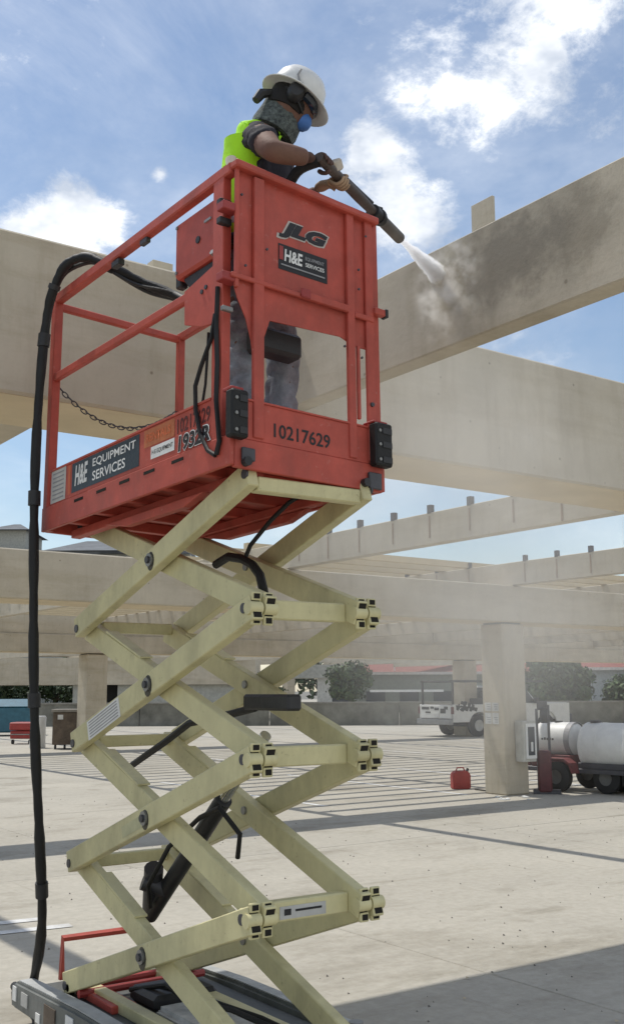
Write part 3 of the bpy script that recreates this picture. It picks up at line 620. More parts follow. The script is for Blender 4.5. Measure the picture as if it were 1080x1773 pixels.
# dangling control cables
P(MB().tube([(.06, .26, .60), (.05, .25, .50), (.055, .27, .38), (.06, .30, .30)], .006, 6), 'control_cable', BLACK, 0, smooth=True)
P(MB().tube([(.0, .12, .62), (-.01, .13, .52), (-.012, .20, .42), (-.012, .24, .35), (-.012, .235, .25), (-.012, .20, .14), (-.014, .14, .06), (-.012, .09, .03)], .009, 6), 'control_cable', BLACK, 0, smooth=True)
P(MB().tube([(-.012, .085, .72), (-.014, .09, .55), (-.014, .08, .40), (-.014, .085, .25), (-.014, .06, .08), (-.014, .08, .03)], .010, 6), 'control_cable', BLACK, 0, smooth=True)
# chain across the entry end
chain = P(MB().cyl((.03, PL - .02, .74), (.045, PL - .02, .735), .009, 8), 'entry_chain', DSTEEL, 0)
link = MB(); pts = []
for a in range(14):
    t = 2 * math.pi * a / 14; pts.append((.020 * math.cos(t), .0095 * math.sin(t), 0))
link.tube(pts, .0033, 6, closed=True)
lo_ = link.build('chain_link', DSTEEL, None, smooth=True); lme = lo_.data; bpy.data.objects.remove(lo_)
nl = 26
for i in range(nl):
    t0 = (i + .5) / nl
    def cpos(t): return PM @ Vector((.04 + t * (PW - .08), PL - .02, .735 - .15 * 4 * t * (1 - t) + (.0) * t))
    a, b = cpos(max(0, t0 - .01)), cpos(min(1, t0 + .01)); d = (b - a).normalized()
    o = put('chain_link', lme, cpos(t0), chain)
    o.rotation_euler = (d.to_track_quat('X', 'Z').to_matrix().to_4x4() @ Matrix.Rotation(R(90) * (i % 2) + R(20), 4, 'X')).to_euler()
# lettering. long side: x = 0 face, read from far end to near end; front: y = 0 face
EX, EZ = (0, -1, 0), (0, 0, 1)
def plate_l(name, m, y0, y1, z0, z1, x=-.0015, parent=None): return P(MB().add([(x, y1, z0), (x, y0, z0), (x, y0, z1), (x, y1, z1)], [(0, 1, 2, 3)]), name, m, 0, parent=parent)
ws = plate_l('warning_label', mat('pale_label', (.55, .53, .5), .5), 1.41, 1.57, .105, .27, -.0065 + .005)
for q in range(7): plate_l('printed_line', GREYPRINT, 1.43, 1.55, .12 + q * .021, .127 + q * .021, -.003, ws)
db = plate_l('company_decal', NAVY, .70, 1.345, .118, .262)
text('decal_lettering', 'H&E', WHITE, db, (-.003, 1.31, .145), EX, EZ, .10, .03, .15, PM, .13)
text('decal_lettering', 'EQUIPMENT', WHITE, db, (-.0032, 1.13, .198), EX, EZ, .045, .008, .0, PM, .40)
text('decal_lettering', 'SERVICES', WHITE, db, (-.0032, 1.13, .137), EX, EZ, .045, .012, .0, PM, .31)
plate_l('decal_mark', ORANGEP, 1.36, 1.385, .118, .262)
ob = plate_l('orange_decal', mat('orange_plate', (.50, .15, .06), .5), .41, .66, .185, .262)
text('decal_lettering', 'RENTALS', ORANGEP, ob, (-.003, .64, .205), EX, EZ, .038, .02, 0, PM, .2)
wb = plate_l('white_decal_strip', WHITE, .41, .60, .125, .178)
text('decal_lettering', 'H E EQUIPMENT', BLKPRINT, wb, (-.003, .59, .14), EX, EZ, .022, .01, 0, PM, .17)
text('number_lettering', '10217629', mat('dark_red_print', (.10, .02, .02), .5), lift, (-.0015, .39, .185), EX, EZ, .065, .02, 0, PM, .245)
text('model_lettering', '1932R', BLKPRINT, lift, (-.0055, .375, .105), EX, EZ, .068, .035, .1, PM, .235)
t1 = text('model_lettering_outline', '1932R', WHITE, lift, (-.0048, .378, .101), EX, EZ, .076, .06, .1, PM, .245)
FX = (1, 0, 0)
text('number_lettering', '10217629', BLKPRINT, lift, (.200, -.0015, .118), FX, EZ, .058, .015, 0, PM, .285)
text('maker_logo_outline', 'JLG', mat('pale_outline', (.55, .5, .45), .5), lift, (.222, .0104, .976), FX, EZ, .094, .088, .3, PM, .282)
text('maker_logo', 'JLG', BLKPRINT, lift, (.234, .009, .984), FX, EZ, .080, .068, .3, PM, .26)
fd = P(MB().add([(.232, .0105, .842), (.490, .0105, .842), (.490, .0105, .955), (.232, .0105, .955)], [(0, 1, 2, 3)]), 'company_decal', BLKPRINT, 0)
text('decal_lettering', 'H&E', WHITE, fd, (.262, .009, .882), FX, EZ, .055, .03, .1, PM, .095)
text('decal_lettering', 'EQUIPMENT', GREYPRINT, fd, (.372, .009, .915), FX, EZ, .018, .015, 0, PM, .10)
text('decal_lettering', 'SERVICES', WHITE, fd, (.372, .009, .888), FX, EZ, .018, .015, 0, PM, .10)
P(MB().box((.245, .0085, .862), (.475, .0098, .868)), 'printed_line', GREYPRINT, 0, parent=fd)
P(MB().box((.236, .0085, .885), (.256, .0098, .945)), 'decal_mark', RED2, 0, parent=fd)
# dark tool holster hanging inside
hol = MB().box((.20, .10, .52), (.43, .20, .625)).build('tool_pouch', BLACKP, M=PM, bevel=.015, **tagd('black pouch hanging inside the front panel above the opening', 'pouch'))
P(MB().tube([(.25, .15, .62), (.25, .1, .72), (.25, .03, .73)], .006, 6), 'pouch_strap', BLACK, 0, parent=hol)

# ------------------------------------------------------------------ big air hose hanging over the rail
hp = [(2.2, 5.9, .03), (2.13, 5.50, .06), (2.085, 5.33, .20), (2.02, 5.09, .509), (1.953, 4.99, .919), (1.906, 4.961, 1.321), (1.885, 4.973, 1.727), (1.872, 4.983, 2.145), (1.862, 4.992, 2.574), (1.864, 4.992, 3.014), (1.880, 4.975, 3.437), (1.890, 4.915, 3.600), (1.925, 4.85, 3.715), (1.985, 4.74, 3.735), (2.05, 4.62, 3.665), (2.195, 4.511, 3.57), (2.299, 4.376, 3.485), (2.33, 4.112, 3.32), (2.36, 3.9, 3.1)]
def smooth_path(p, n=6):
    p = [Vector(q) for q in p]; out = []
    for i in range(len(p) - 1):
        a, b, c, d = p[max(i - 1, 0)], p[i], p[i + 1], p[min(i + 2, len(p) - 1)]
        for k in range(n):
            t = k / n; out.append(0.5 * ((2 * b) + (c - a) * t + (2 * a - 5 * b + 4 * c - d) * t * t + (-a + 3 * b - 3 * c + d) * t ** 3))
    return out + [p[-1]]
sp = smooth_path(hp)
hose = MB().tube(sp, [0.0235 + 0.0025 * math.sin(i * .9) + .0015 * math.sin(i * 2.7) for i in range(len(sp))], 12).build('air_hose', BLACK, smooth=True, **tagd('thick black blasting hose draped over the platform rail down to the deck', 'hose'))
sp2 = [q + Vector((.02, .03, -.012 + .01 * math.sin(i * .4))) for i, q in enumerate(sp) if i > 4]
MB().tube(sp2, .012, 8).build('taped_air_line', BLACKP, hose, smooth=True)
sp3 = smooth_path([(2.0, 4.70, 3.70), (2.06, 4.6, 3.63), (2.15, 4.52, 3.56), (2.25, 4.42, 3.52), (2.30, 4.36, 3.49)])
MB().tube(sp3, .008, 6).build('taped_air_line', BLACKP, hose, smooth=True)
for i in (20, 33, 47, 58, 66, 84):
    MB().tube([sp[i], sp[i] * .6 + sp[i + 1] * .4, sp[i + 1]], .0305, 12).build('tape_wrap', BLACKP, hose, smooth=True)

# ------------------------------------------------------------------ worker
CR, CF = Vector((math.cos(TH), -math.sin(TH), 0)), Vector((math.sin(TH), math.cos(TH), 0))
FLOOR = 2.525
person = thing('person', 'worker in white hard hat and lime vest aiming a nozzle from the platform', 'person', (2.36, 3.72, FLOOR))
V3 = Vector
pel = V3((2.35, 3.76, 3.44)); che = V3((2.33, 3.74, 3.77)); up_ch = V3((2.345, 3.715, 3.92)); nb = V3((2.365, 3.69, 4.0)); hd = V3((2.415, 3.615, 4.115))
DP = V3((.030, -.026, .045)); che += DP; up_ch += DP; nb += DP * .9
hd = V3((2.425, 3.605, 4.13)) + V3((.018, -.02, .012))
shR, elR, wrR, haR = V3((2.235, 3.62, 3.915)), V3((2.195, 3.400, 3.745)), V3((2.355, 3.335, 3.765)), V3((2.42, 3.36, 3.765))
shR += DP; elR += DP * .6
shL, elL, wrL = V3((2.47, 3.82, 3.95)), V3((2.58, 3.77, 3.75)), V3((2.585, 3.60, 3.80))
shL += DP
hiR, hiL = V3((2.28, 3.70, 3.40)), V3((2.45, 3.81, 3.42)); knR, knL = V3((2.258, 3.67, 3.03)), V3((2.505, 3.745, 3.05)); anR, anL = V3((2.25, 3.70, 2.62)), V3((2.49, 3.78, 2.62))
HF = (CR * 1.0 + CF * .22).normalized()
J = {'pel': (pel, .135, .10), 'abd': (pel.lerp(che, .5), .125, .10), 'che': (che, .15, .11), 'upc': (up_ch, .13, .09), 'nb': (nb, .06), 'neck': (nb.lerp(hd, .5), .052), 'hd0': (hd - V3((0, 0, .03)), .075), 'hd1': (hd + V3((0, 0, .05)), .085),
     'shR': (shR, .058), 'uaR': (shR.lerp(elR, .5), .060), 'elR': (elR, .049), 'faR': (elR.lerp(wrR, .45), .046), 'wrR': (wrR, .034),
     'shL': (shL, .058), 'uaL': (shL.lerp(elL, .5), .052), 'elL': (elL, .043), 'faL': (elL.lerp(wrL, .45), .04), 'wrL': (wrL, .029),
     'hiR': (hiR, .09), 'knR': (knR, .062), 'caR': (knR.lerp(anR, .35), .06), 'anR': (anR, .04), 'ftR': (anR + HF * .13 + V3((0, 0, -.05)), .038),
     'hiL': (hiL, .09), 'knL': (knL, .062), 'caL': (knL.lerp(anL, .35), .06), 'anL': (anL, .04), 'ftL': (anL + HF * .13 + V3((0, 0, -.05)), .038)}
E_ = [('pel', 'abd'), ('abd', 'che'), ('che', 'upc'), ('upc', 'nb'), ('nb', 'neck'), ('neck', 'hd0'), ('hd0', 'hd1'), ('upc', 'shR'), ('shR', 'uaR'), ('uaR', 'elR'), ('elR', 'faR'), ('faR', 'wrR'), ('upc', 'shL'), ('shL', 'uaL'), ('uaL', 'elL'), ('elL', 'faL'), ('faL', 'wrL'),
      ('pel', 'hiR'), ('hiR', 'knR'), ('knR', 'caR'), ('caR', 'anR'), ('anR', 'ftR'), ('pel', 'hiL'), ('hiL', 'knL'), ('knL', 'caL'), ('caL', 'anL'), ('anL', 'ftL')]
skin_mesh('body', J, E_, SKIN, person, root='pel')
# clothes: trousers, shirt, vest as slightly larger shells
g = .014
T = {k: (J[k][0], *[r + g for r in J[k][1:]]) for k in J}
Tr = {k: T[k] for k in ('pel', 'hiR', 'knR', 'caR', 'hiL', 'knL', 'caL')}; Tr['pel'] = (pel, .15, .12)
Tr['hiR'] = (hiR, .102); Tr['hiL'] = (hiL, .102); Tr['mtR'] = (hiR.lerp(knR, .5), .088); Tr['mtL'] = (hiL.lerp(knL, .5), .088); Tr['knR'] = (knR, .082); Tr['knL'] = (knL, .080); Tr['caR'] = (knR.lerp(anR, .4), .079); Tr['caL'] = (knL.lerp(anL, .35), .072); Tr['cuR'] = (anR + V3((0, 0, .0)), .075); Tr['cuL'] = (anL, .085); Tr['foL'] = (knL.lerp(anL, .55), .086); Tr['foR'] = (knR.lerp(anR, .7), .070)
Tr['abd2'] = (pel + V3((0, 0, .08)), .14, .115)
tr_o = skin_mesh('trousers', Tr, [('pel', 'abd2'), ('pel', 'hiR'), ('hiR', 'mtR'), ('mtR', 'knR'), ('knR', 'caR'), ('caR', 'foR'), ('foR', 'cuR'), ('pel', 'hiL'), ('hiL', 'mtL'), ('mtL', 'knL'), ('knL', 'caL'), ('caL', 'foL'), ('foL', 'cuL')], DENIM, person, sub=3, root='pel')
Sh = {k: T[k] for k in ('abd', 'che', 'upc', 'nb', 'shR', 'shL')}; Sh['pe'] = (pel + V3((0, 0, .06)), .15, .12); Sh['upc'] = (up_ch, .145, .10)
Sh['slR'] = (shR.lerp(elR, .66), .074); Sh['slL'] = (shL.lerp(elL, .45), .068); Sh['nb'] = (nb, .07); Sh['shR'] = (shR + V3((0, 0, -.004)), .066)
sh_o = skin_mesh('shirt', Sh, [('pe', 'abd'), ('abd', 'che'), ('che', 'upc'), ('upc', 'nb'), ('upc', 'shR'), ('shR', 'slR'), ('upc', 'shL'), ('shL', 'slL')], SHIRT, person, sub=3, root='che')
bk = -HF * .036
Ve = {'a': (pel + V3((0, 0, .02)) + bk * 1.4, .170, .15), 'b': (pel.lerp(che, .5) + bk, .155, .135), 'c': (che + bk, .17, .14), 'd': (up_ch + bk * 1.2 + V3((0, 0, .02)), .160, .13), 'e': (nb + bk * 1.8 + V3((0, 0, .012)), .098, .092), 'r': (shR.lerp(up_ch, .42) + bk * .8 + V3((.01, .0, .045)), .098), 'l': (shL + bk + V3((0, -.02, .03)), .085)}
vest = skin_mesh('safety_vest', Ve, [('a', 'b'), ('b', 'c'), ('c', 'd'), ('d', 'e'), ('d', 'r'), ('d', 'l')], VEST, person, sub=3, root='c')
def torso_ring(zc, r1, r2, h, m, nm, par):
    cen = V3((pel.x + (che.x - pel.x) * (zc - pel.z) / (che.z - pel.z), pel.y + (che.y - pel.y) * (zc - pel.z) / (che.z - pel.z), zc)) + bk
    mb = MB(); M_ = Matrix.Translation(cen) @ Matrix.Rotation(math.atan2(HF.y, HF.x), 4, 'Z')
    mb.lathe([(1, -h / 2), (1.03, 0), (1, h / 2)], M_, 28, r1, r2); return mb.build(nm, m, par, smooth=True)
torso_ring(3.60, .132, .150, .05, SILVER, 'reflective_band', vest); torso_ring(3.51, .142, .156, .035, BLACKP, 'belt', vest); torso_ring(3.74, .128, .150, .05, SILVER, 'reflective_band', vest)
def wrinkle(o, amp, sc):
    me = o.data; me.calc_loop_triangles() if False else None
    nrm = [v.normal.copy() for v in me.vertices]
    for v, n_ in zip(me.vertices, nrm):
        p = v.co + o.location
        k = mnoise.noise(Vector((p.x * sc, p.y * sc, p.z * sc * 2.2))) + .5 * mnoise.noise(p * sc * 2.6)
        v.co += n_ * amp * (k - abs(k) * .6)
for o_c, am, sc_ in ((vest, .012, 13), (tr_o, .018, 12), (sh_o, .012, 15)): wrinkle(o_c, am, sc_)
# boots
for a in (anR, anL):
    MB().lathe([(.001, 0), (.07, .0), (.075, .03), (.06, .07), (.048, .12), (.05, .16)], Matrix.Translation(V3((a.x, a.y, FLOOR)) + HF * .04) @ Matrix.Rotation(math.atan2(HF.y, HF.x), 4, 'Z'), 16, 1.6, .75).build('boot', BLACKP, person, smooth=True)
# head gear
tilt = R(27)
hx = (HF * math.cos(tilt) - V3((0, 0, 1)) * math.sin(tilt)).normalized(); hz = (HF * math.sin(tilt) + V3((0, 0, 1)) * math.cos(tilt)).normalized(); hy = hz.cross(hx)
HM = Matrix(((hx.x, hy.x, hz.x, 0), (hx.y, hy.y, hz.y, 0), (hx.z, hy.z, hz.z, 0), (0, 0, 0, 1)))
HC = Matrix.Translation(hd + V3((0, 0, .02))) @ HM
head = MB()   # face and skull
NH = 20
prof = []
for i in range(13):
    a = math.pi * i / 12; prof.append((math.sin(a), -math.cos(a)))
hv = []
mb = MB()
vs = []; nn = 24
for i, (r, z) in enumerate(prof):
    for j in range(nn):
        t = 2 * math.pi * j / nn; x = r * math.cos(t) * .098; y = r * math.sin(t) * .078; zz = z * .118
        if z < -.2 and x > 0: x *= 1.0 + .10 * (-z); y *= .86
        if abs(y) < .02 and x > .05 and -.045 < zz < .02: x += .018 * (1 - abs(zz + .02) / .045)
        vs.append((x, y, zz))
mb.add(vs, [(i * nn + j, i * nn + (j + 1) % nn, (i + 1) * nn + (j + 1) % nn, (i + 1) * nn + j) for i in range(12) for j in range(nn)])
headm = mb.build('face', SKIN, person, M=HC, smooth=True)
for sy in (-1, 1):
    MB().lathe([(.001, -.006), (.009, -.003), (.011, .0), (.006, .006), (.001, .007)], HC @ Matrix.Translation((.086, sy * .032, .012)) @ Matrix.Rotation(R(90), 4, 'Y'), 12).build('eye', WHITE, headm, smooth=True)
# hair, cap, safety glasses, mask, ear muffs, scarf, hard hat
MB().lathe([(.001, .124), (.06, .112), (.088, .07), (.098, .02), (.096, -.03), (.086, -.06)], HC @ Matrix.Translation((-.012, 0, 0)), 22, 1.0, .84).build('hair', mat('black_hair', (.015, .013, .012), .8), person, smooth=True)
MB().tube([V3((.075 * math.cos(a) + .022, .082 * math.sin(a), .012)) for a in [R(t) for t in range(-80, 81, 10)]], .022, 8).build('safety_glasses', GLASS, person, M=HC, smooth=True)
MB().lathe([(.001, .038), (.018, .036), (.037, .022), (.046, .0), (.042, -.012), (.001, -.012)], HC @ Matrix.Translation((.080, 0, -.056)) @ Matrix.Rotation(R(98), 4, 'Y'), 18, .95, .95).build('dust_mask', MASKB, person, smooth=True)
MB().tube([V3((.065, -.05, -.05)), V3((.02, -.087, -.03)), V3((-.04, -.085, .0)), V3((-.09, -.03, .02))], .005, 6).build('mask_strap', BLACKP, person, M=HC, smooth=True)
for sy in (-1, 1):
    em = MB().lathe([(.001, .05), (.026, .048), (.036, .036), (.040, .012), (.036, .0), (.001, .0)], HC @ Matrix.Translation((-.002, sy * .072, .0)) @ Matrix.Rotation(R(-90 * sy), 4, 'X'), 20, 1.0, 1.25).build('ear_muff', BLACKP, person, smooth=True)
    MB().tube([HC @ V3((-.002, sy * .112, .03)), HC @ V3((-.03, sy * .118, .06)), HC @ V3((-.03, sy * .118, .09))], .005, 6).build('muff_arm', GREYPRINT, em, smooth=True)
MB().lathe([(.096, -.07), (.102, -.04), (.098, .0), (.095, .04), (.097, .075), (.090, .09)], Matrix.Translation(nb.lerp(hd, .42) - HF * .012) @ HM, 22, 1.05, .92).build('neck_scarf', SCARF, person, smooth=True)
MB().tube([HC @ V3((-.10, -.02, -.02)), HC @ V3((-.135, -.025, -.055)), HC @ V3((-.14, -.03, -.10))], [.016, .024, .018], 8).build('scarf_knot', BLACKP, person, smooth=True)
HB = HC @ Matrix.Translation((-.002, 0, .030)) @ Matrix.Scale(.90, 4)
hat = MB()
pf = [(.118, .0), (.121, .018), (.121, .045), (.112, .085), (.092, .118), (.06, .138), (.028, .146), (.001, .148)]
hat.lathe(pf, HB, 36, 1.13, 1.0)
hb = hat.build('hard_hat', HELMET, person, smooth=True)
br = MB(); n = 36; vs = []
for (r, z) in ((.112, .004), (.122, .006), (.155, -.008), (.158, -.012), (.155, -.015), (.120, -.002), (.110, -.001)):
    for j in range(n):
        t = 2 * math.pi * j / n; ext = 1.0 + (.10 * max(0, math.cos(t)) if r > .13 else 0); vs.append((r * math.cos(t) * 1.12 * ext, r * math.sin(t) * (1.0), z - (.012 * max(0, math.cos(t)) if r > .13 else 0)))
br.add(vs, [(i * n + j, i * n + (j + 1) % n, (i + 1) * n + (j + 1) % n, (i + 1) * n + j) for i in range(6) for j in range(n)])
br.build('hat_brim', HELMET, hb, M=HB, smooth=True)
MB().tube([HB @ V3((.13 * math.cos(a), 0, .006 + .146 * math.sin(a))) for a in [R(t) for t in range(12, 172, 8)]], .007, 8).build('hat_ridge', HELMET, hb, smooth=True)
# gripping hands
def hand(nm, wrist, grip, axis, r, m, flip=1):
    "palm and five fingers closed round a bar: grip = point on the bar axis"
    axis = Vector(axis).normalized(); w = (Vector(wrist) - Vector(grip)); w = (w - axis * w.dot(axis)).normalized(); side = axis.cross(w) * flip
    grip = Vector(grip); J = {}; E = []
    J['w'] = (Vector(wrist), .029, .022); J['p'] = (grip + w * (r + .035), .036, .020); J['k'] = (grip + w * (r + .014) + side * .012, .040, .015)
    E += [('w', 'p'), ('p', 'k')]
    palm = skin_mesh(nm, J, E, m, person, sub=2, root='p')
    for i in range(4):
        off = (i - 1.5) * .0205; F = {}; prev = None; rad = (.0092, .0096, .0094, .0082)[i]; L = (.94, 1.03, 1.0, .86)[i]
        for q in range(5):
            a = R(5 + q * 48 * L); rr = r + rad * .9
            F[str(q)] = (grip + axis * off + (w * math.cos(a) + side * math.sin(a)) * (rr + (.012 if q == 0 else 0)), rad * (1 - .06 * q))
        skin_mesh('finger', F, [(str(q), str(q + 1)) for q in range(4)], m, palm, sub=1, root='0')
    F = {}
    for q in range(4):
        a = R(-10 - q * 42); F[str(q)] = (grip + axis * (.038 - .006 * q) + (w * math.cos(a) + side * math.sin(a)) * (r + .010 + (.014 if q == 0 else 0)), .0115 * (1 - .07 * q))
    skin_mesh('thumb', F, [(str(q), str(q + 1)) for q in range(3)], m, palm, sub=1, root='0')
    return palm
LA = V3((2.41, 3.352, 3.800)); LB = V3((3.199, 3.763, 3.784)); LD = (LB - LA).normalized()
GR = V3((2.458, 3.375, 3.790))
hand('right_hand', wrR + V3((.0, .02, .03)), GR, LD, .022, GLOVE, 1)
hand('left_hand', wrL + V3((0, 0, .0)), V3((2.60, 3.447, 3.785)), LD, .024, TANG, -1)
# blasting lance in his hands
lance = thing('blasting_lance', 'grey blasting lance with thick nozzle held over the panel rail', 'lance', LA)
def lp_(t): return LA + LD * t
MB().tube([lp_(.01), lp_(.05), lp_(.20), lp_(.42), lp_(.62)], [.020, .022, .022, .024, .020], 14).build('lance_pipe', mat('brown_grey_hose', (.09, .07, .06), .6), lance, smooth=True)
MB().cyl(lp_(.60), lp_(.885), .0275, 18).build('nozzle', mat('worn_grey_nozzle', (.17, .155, .14), .6, noise=.2), lance, smooth=True)
MB().cyl(lp_(.56), lp_(.66), .034, 14).cyl(lp_(.62), lp_(.64), .040, 14).build('coupling_collar', BLACKP, lance, smooth=True)
MB().tube([lp_(.25) + V3((0, 0, .03)), lp_(.4) + V3((0, 0, .034)), lp_(.56) + V3((0, 0, .04))], .008, 8).build('trigger_air_line', DSTEEL, lance, smooth=True)
MB().beam(lp_(.13) + V3((0, 0, .005)), lp_(.20) + V3((0, 0, .06)), .045, .05).build('trigger_block', mat('tan_plastic', (.5, .42, .32), .6), lance, bevel=.008)
MB().box((-.02, -.012, .0), (.02, .012, .03), Matrix.Translation(lp_(.63) + V3((0, 0, .02)))).build('deadman_lever', BLACKP, lance, bevel=.003)
# feed hose from lance down inside the platform
MB().tube(smooth_path([lp_(.02) + V3((0, 0.01, -.012)), (2.375, 3.455, 3.76), (2.37, 3.53, 3.66), (2.42, 3.60, 3.45), (2.5, 3.75, 3.2), (2.40, 3.9, 3.10), (2.36, 3.9, 3.1)], 5), .022, 8).build('feed_hose', BLACK, lance, smooth=True)

# spray jet and drifting dust (volumes)
def volume(name, density, col=(1, 1, 1), noise_scale=3.0, lo=.4, hi=.7, fall=None, aniso=0.0, step=0):
    m = bpy.data.materials.new(name); m.use_nodes = True; nt = m.node_tree; nt.nodes.clear(); N = nt.nodes.new; L = nt.links.new
    out = N('ShaderNodeOutputMaterial'); pv = N('ShaderNodeVolumePrincipled'); pv.inputs['Color'].default_value = (*col, 1); pv.inputs['Anisotropy'].default_value = aniso
    L(pv.outputs[0], out.inputs['Volume']); tc = N('ShaderNodeTexCoord')
    n = N('ShaderNodeTexNoise'); n.inputs['Scale'].default_value = noise_scale; n.inputs['Detail'].default_value = 4; n.inputs['Roughness'].default_value = .6
    geo = N('ShaderNodeNewGeometry'); L(geo.outputs['Position'], n.inputs['Vector'])
    mr = N('ShaderNodeMapRange'); L(n.outputs['Fac'], mr.inputs[0]); mr.inputs[1].default_value = lo; mr.inputs[2].default_value = hi
    # soft fall-off towards the edge of the puff (object space unit sphere)
    ln = N('ShaderNodeVectorMath'); ln.operation = 'LENGTH'; L(tc.outputs['Object'], ln.inputs[0])
    f = N('ShaderNodeMapRange'); f.interpolation_type = 'SMOOTHSTEP'; L(ln.outputs['Value'], f.inputs[0]); f.inputs[1].default_value = 1.0; f.inputs[2].default_value = .1; f.inputs[3].default_value = 0; f.inputs[4].default_value = 1
    a = N('ShaderNodeMath'); a.operation = 'MULTIPLY'; L(mr.outputs[0], a.inputs[0]); L(f.outputs[0], a.inputs[1])
    b = N('ShaderNodeMath'); b.operation = 'MULTIPLY'; L(a.outputs[0], b.inputs[0]); b.inputs[1].default_value = density
    L(b.outputs[0], pv.inputs['Density']); return m
def puff(name, cen, rad, m, rot=None, **tags):
    bm = bmesh.new(); bmesh.ops.create_icosphere(bm, subdivisions=3, radius=1.0); me = bpy.data.meshes.new(name); bm.to_mesh(me); bm.free(); me.materials.append(m)
    o = bpy.data.objects.new(name, me); C.objects.link(o); o.location = cen; o.scale = rad
    if rot: o.rotation_euler = rot
    o['kind'] = 'stuff'
    for k, v in tags.items(): o[k] = v
    return o
IMP = V3((3.69, 4.03, 3.80))
jd = (IMP - LB); jl = jd.length; jd.normalize()
jm = bpy.data.materials.new('spray_jet'); jm.use_nodes = True; nt = jm.node_tree; nt.nodes.clear(); N_ = nt.nodes.new; L_ = nt.links.new
o_ = N_('ShaderNodeOutputMaterial'); pv = N_('ShaderNodeVolumePrincipled'); pv.inputs['Color'].default_value = (1, 1, 1, 1); pv.inputs['Anisotropy'].default_value = .35
tc_ = N_('ShaderNodeTexCoord'); sx = N_('ShaderNodeSeparateXYZ'); L_(tc_.outputs['Object'], sx.inputs[0])
def mth(op, a, b=None, c=None):
    n = N_('ShaderNodeMath'); n.operation = op
    for i_, v_ in enumerate((a, b, c)):
        if v_ is None: continue
        if isinstance(v_, (int, float)): n.inputs[i_].default_value = v_
        else: L_(v_, n.inputs[i_])
    return n.outputs[0]
rr_ = mth('SQRT', mth('ADD', mth('MULTIPLY', sx.outputs[0], sx.outputs[0]), mth('MULTIPLY', sx.outputs[1], sx.outputs[1])))
Rz = mth('ADD', mth('MULTIPLY', sx.outputs[2], .044 / jl), .012)          # the cone widens towards the beam
nz = N_('ShaderNodeTexNoise'); nz.inputs['Scale'].default_value = 22; nz.inputs['Detail'].default_value = 5; mp_ = N_('ShaderNodeMapping'); mp_.inputs['Scale'].default_value = (1.6, 1.6, .45); L_(tc_.outputs['Object'], mp_.inputs[0]); L_(mp_.outputs[0], nz.inputs[0])
core = mth('MAXIMUM', mth('SUBTRACT', 1.0, mth('DIVIDE', rr_, mth('MULTIPLY', Rz, mth('ADD', mth('MULTIPLY', nz.outputs['Fac'], 1.1), .42)))), 0.0)
fade = mth('SUBTRACT', 1.0, mth('MULTIPLY', mth('DIVIDE', sx.outputs[2], jl), .25))
L_(mth('MULTIPLY', mth('MULTIPLY', mth('POWER', core, .7), fade), 150.0), pv.inputs['Density']); L_(pv.outputs[0], o_.inputs['Volume'])
jb_ = MB().lathe([(.022, 0), (.03, jl * .1), (.08, jl * .6), (.115, jl)], None, 20)
jo = jb_.build('water_spray', jm, kind='stuff', label='bright white spray jet shooting from the nozzle onto the beam', category='spray')
jo.location = LB; jo.rotation_euler = jd.to_track_quat('Z', 'Y').to_euler()
for v_ in jo.data.vertices: pass
volS = volume('splash_dust', 14.0, (1, .99, .97), 10.0, .46, .68, aniso=.35)
puff('splash_mist', IMP + V3((-.03, -.10, -.12)), (.14, .30, .36), volS, label='puff of pale dust where the jet strikes the beam', category='dust')
volD = volume('drifting_dust', .5, (.98, .97, .95), .9, .36, .66)
puff('drifting_dust', V3((4.3, 4.6, 2.7)), (1.6, 1.6, 1.9), volD, label='thin dust drifting down below the beam', category='dust')
volE = volume('far_dust', .055, (.98, .97, .95), .35, .33, .62)
puff('drifting_dust', V3((10.2, 10.0, 1.9)), (3.6, 3.6, 1.85), volE, label='pale dust haze around the far column', category='dust')

# ------------------------------------------------------------------ jerrican, trailer, pickup
RM = Matrix.Rotation(-TH, 4, 'Z')    # far things are laid out along the line of sight road: x right, y away
def F(x, y, z=0): return RM @ Vector((x, y, z))
def FT(x, y, rz=0): return Matrix.Translation(F(x, y)) @ RM @ Matrix.Rotation(rz, 4, 'Z')
M0 = Matrix.Translation((12.30, 13.20, 0)) @ RM @ Matrix.Rotation(R(12), 4, 'Z')
can = thing('fuel_can', 'red fuel can standing on the deck left of the column', 'fuel can', M0.translation)
MB().prism([(-.14, -.08, 0), (.14, -.08, 0), (.15, -.08, .03), (.15, -.08, .24), (.10, -.08, .29), (-.10, -.08, .29), (-.15, -.08, .24), (-.15, -.08, .03)], (0, .16, 0)).build('can_body', RED2, can, M=M0, bevel=.012, seg=2)
MB().tube([(-.08, 0, .28), (-.05, 0, .34), (.05, 0, .34), (.08, 0, .28)], .012, 8).build('can_handle', RED2, can, M=M0, smooth=True)
MB().cyl((.11, 0, .26), (.13, 0, .33), .022, 10).build('can_cap', BLACKP, can, M=M0)
MB().tube(smooth_path([F(2.60, 17.6, .02), F(2.72, 17.4, .02), F(2.85, 17.2, .02), F(3.0, 17.1, .02), F(3.2, 17.0, .02)], 4), .012, 6).build('ground_cable', BLACK, smooth=True, **tagd('thin dark cable on the deck from the fuel can to the column', 'cable'))
for k in range(9):
    q = F(2.9 + rnd.uniform(-.15, .35), 16.3 + rnd.uniform(-.25, .2)); s = rnd.uniform(.02, .05)
    bm_ = MB().lathe([(.001, 0), (s, .0), (s * 1.1, s * .4), (s * .5, s * .7), (.001, s * .8)], Matrix.Translation(q) @ Matrix.Rotation(rnd.random() * 6, 4, 'Z'), 7, 1.4, 1).build('concrete_chip', PAPER, **tagd('pale concrete chip lying at the foot of the near column', 'debris', 'concrete chips at the column foot'))
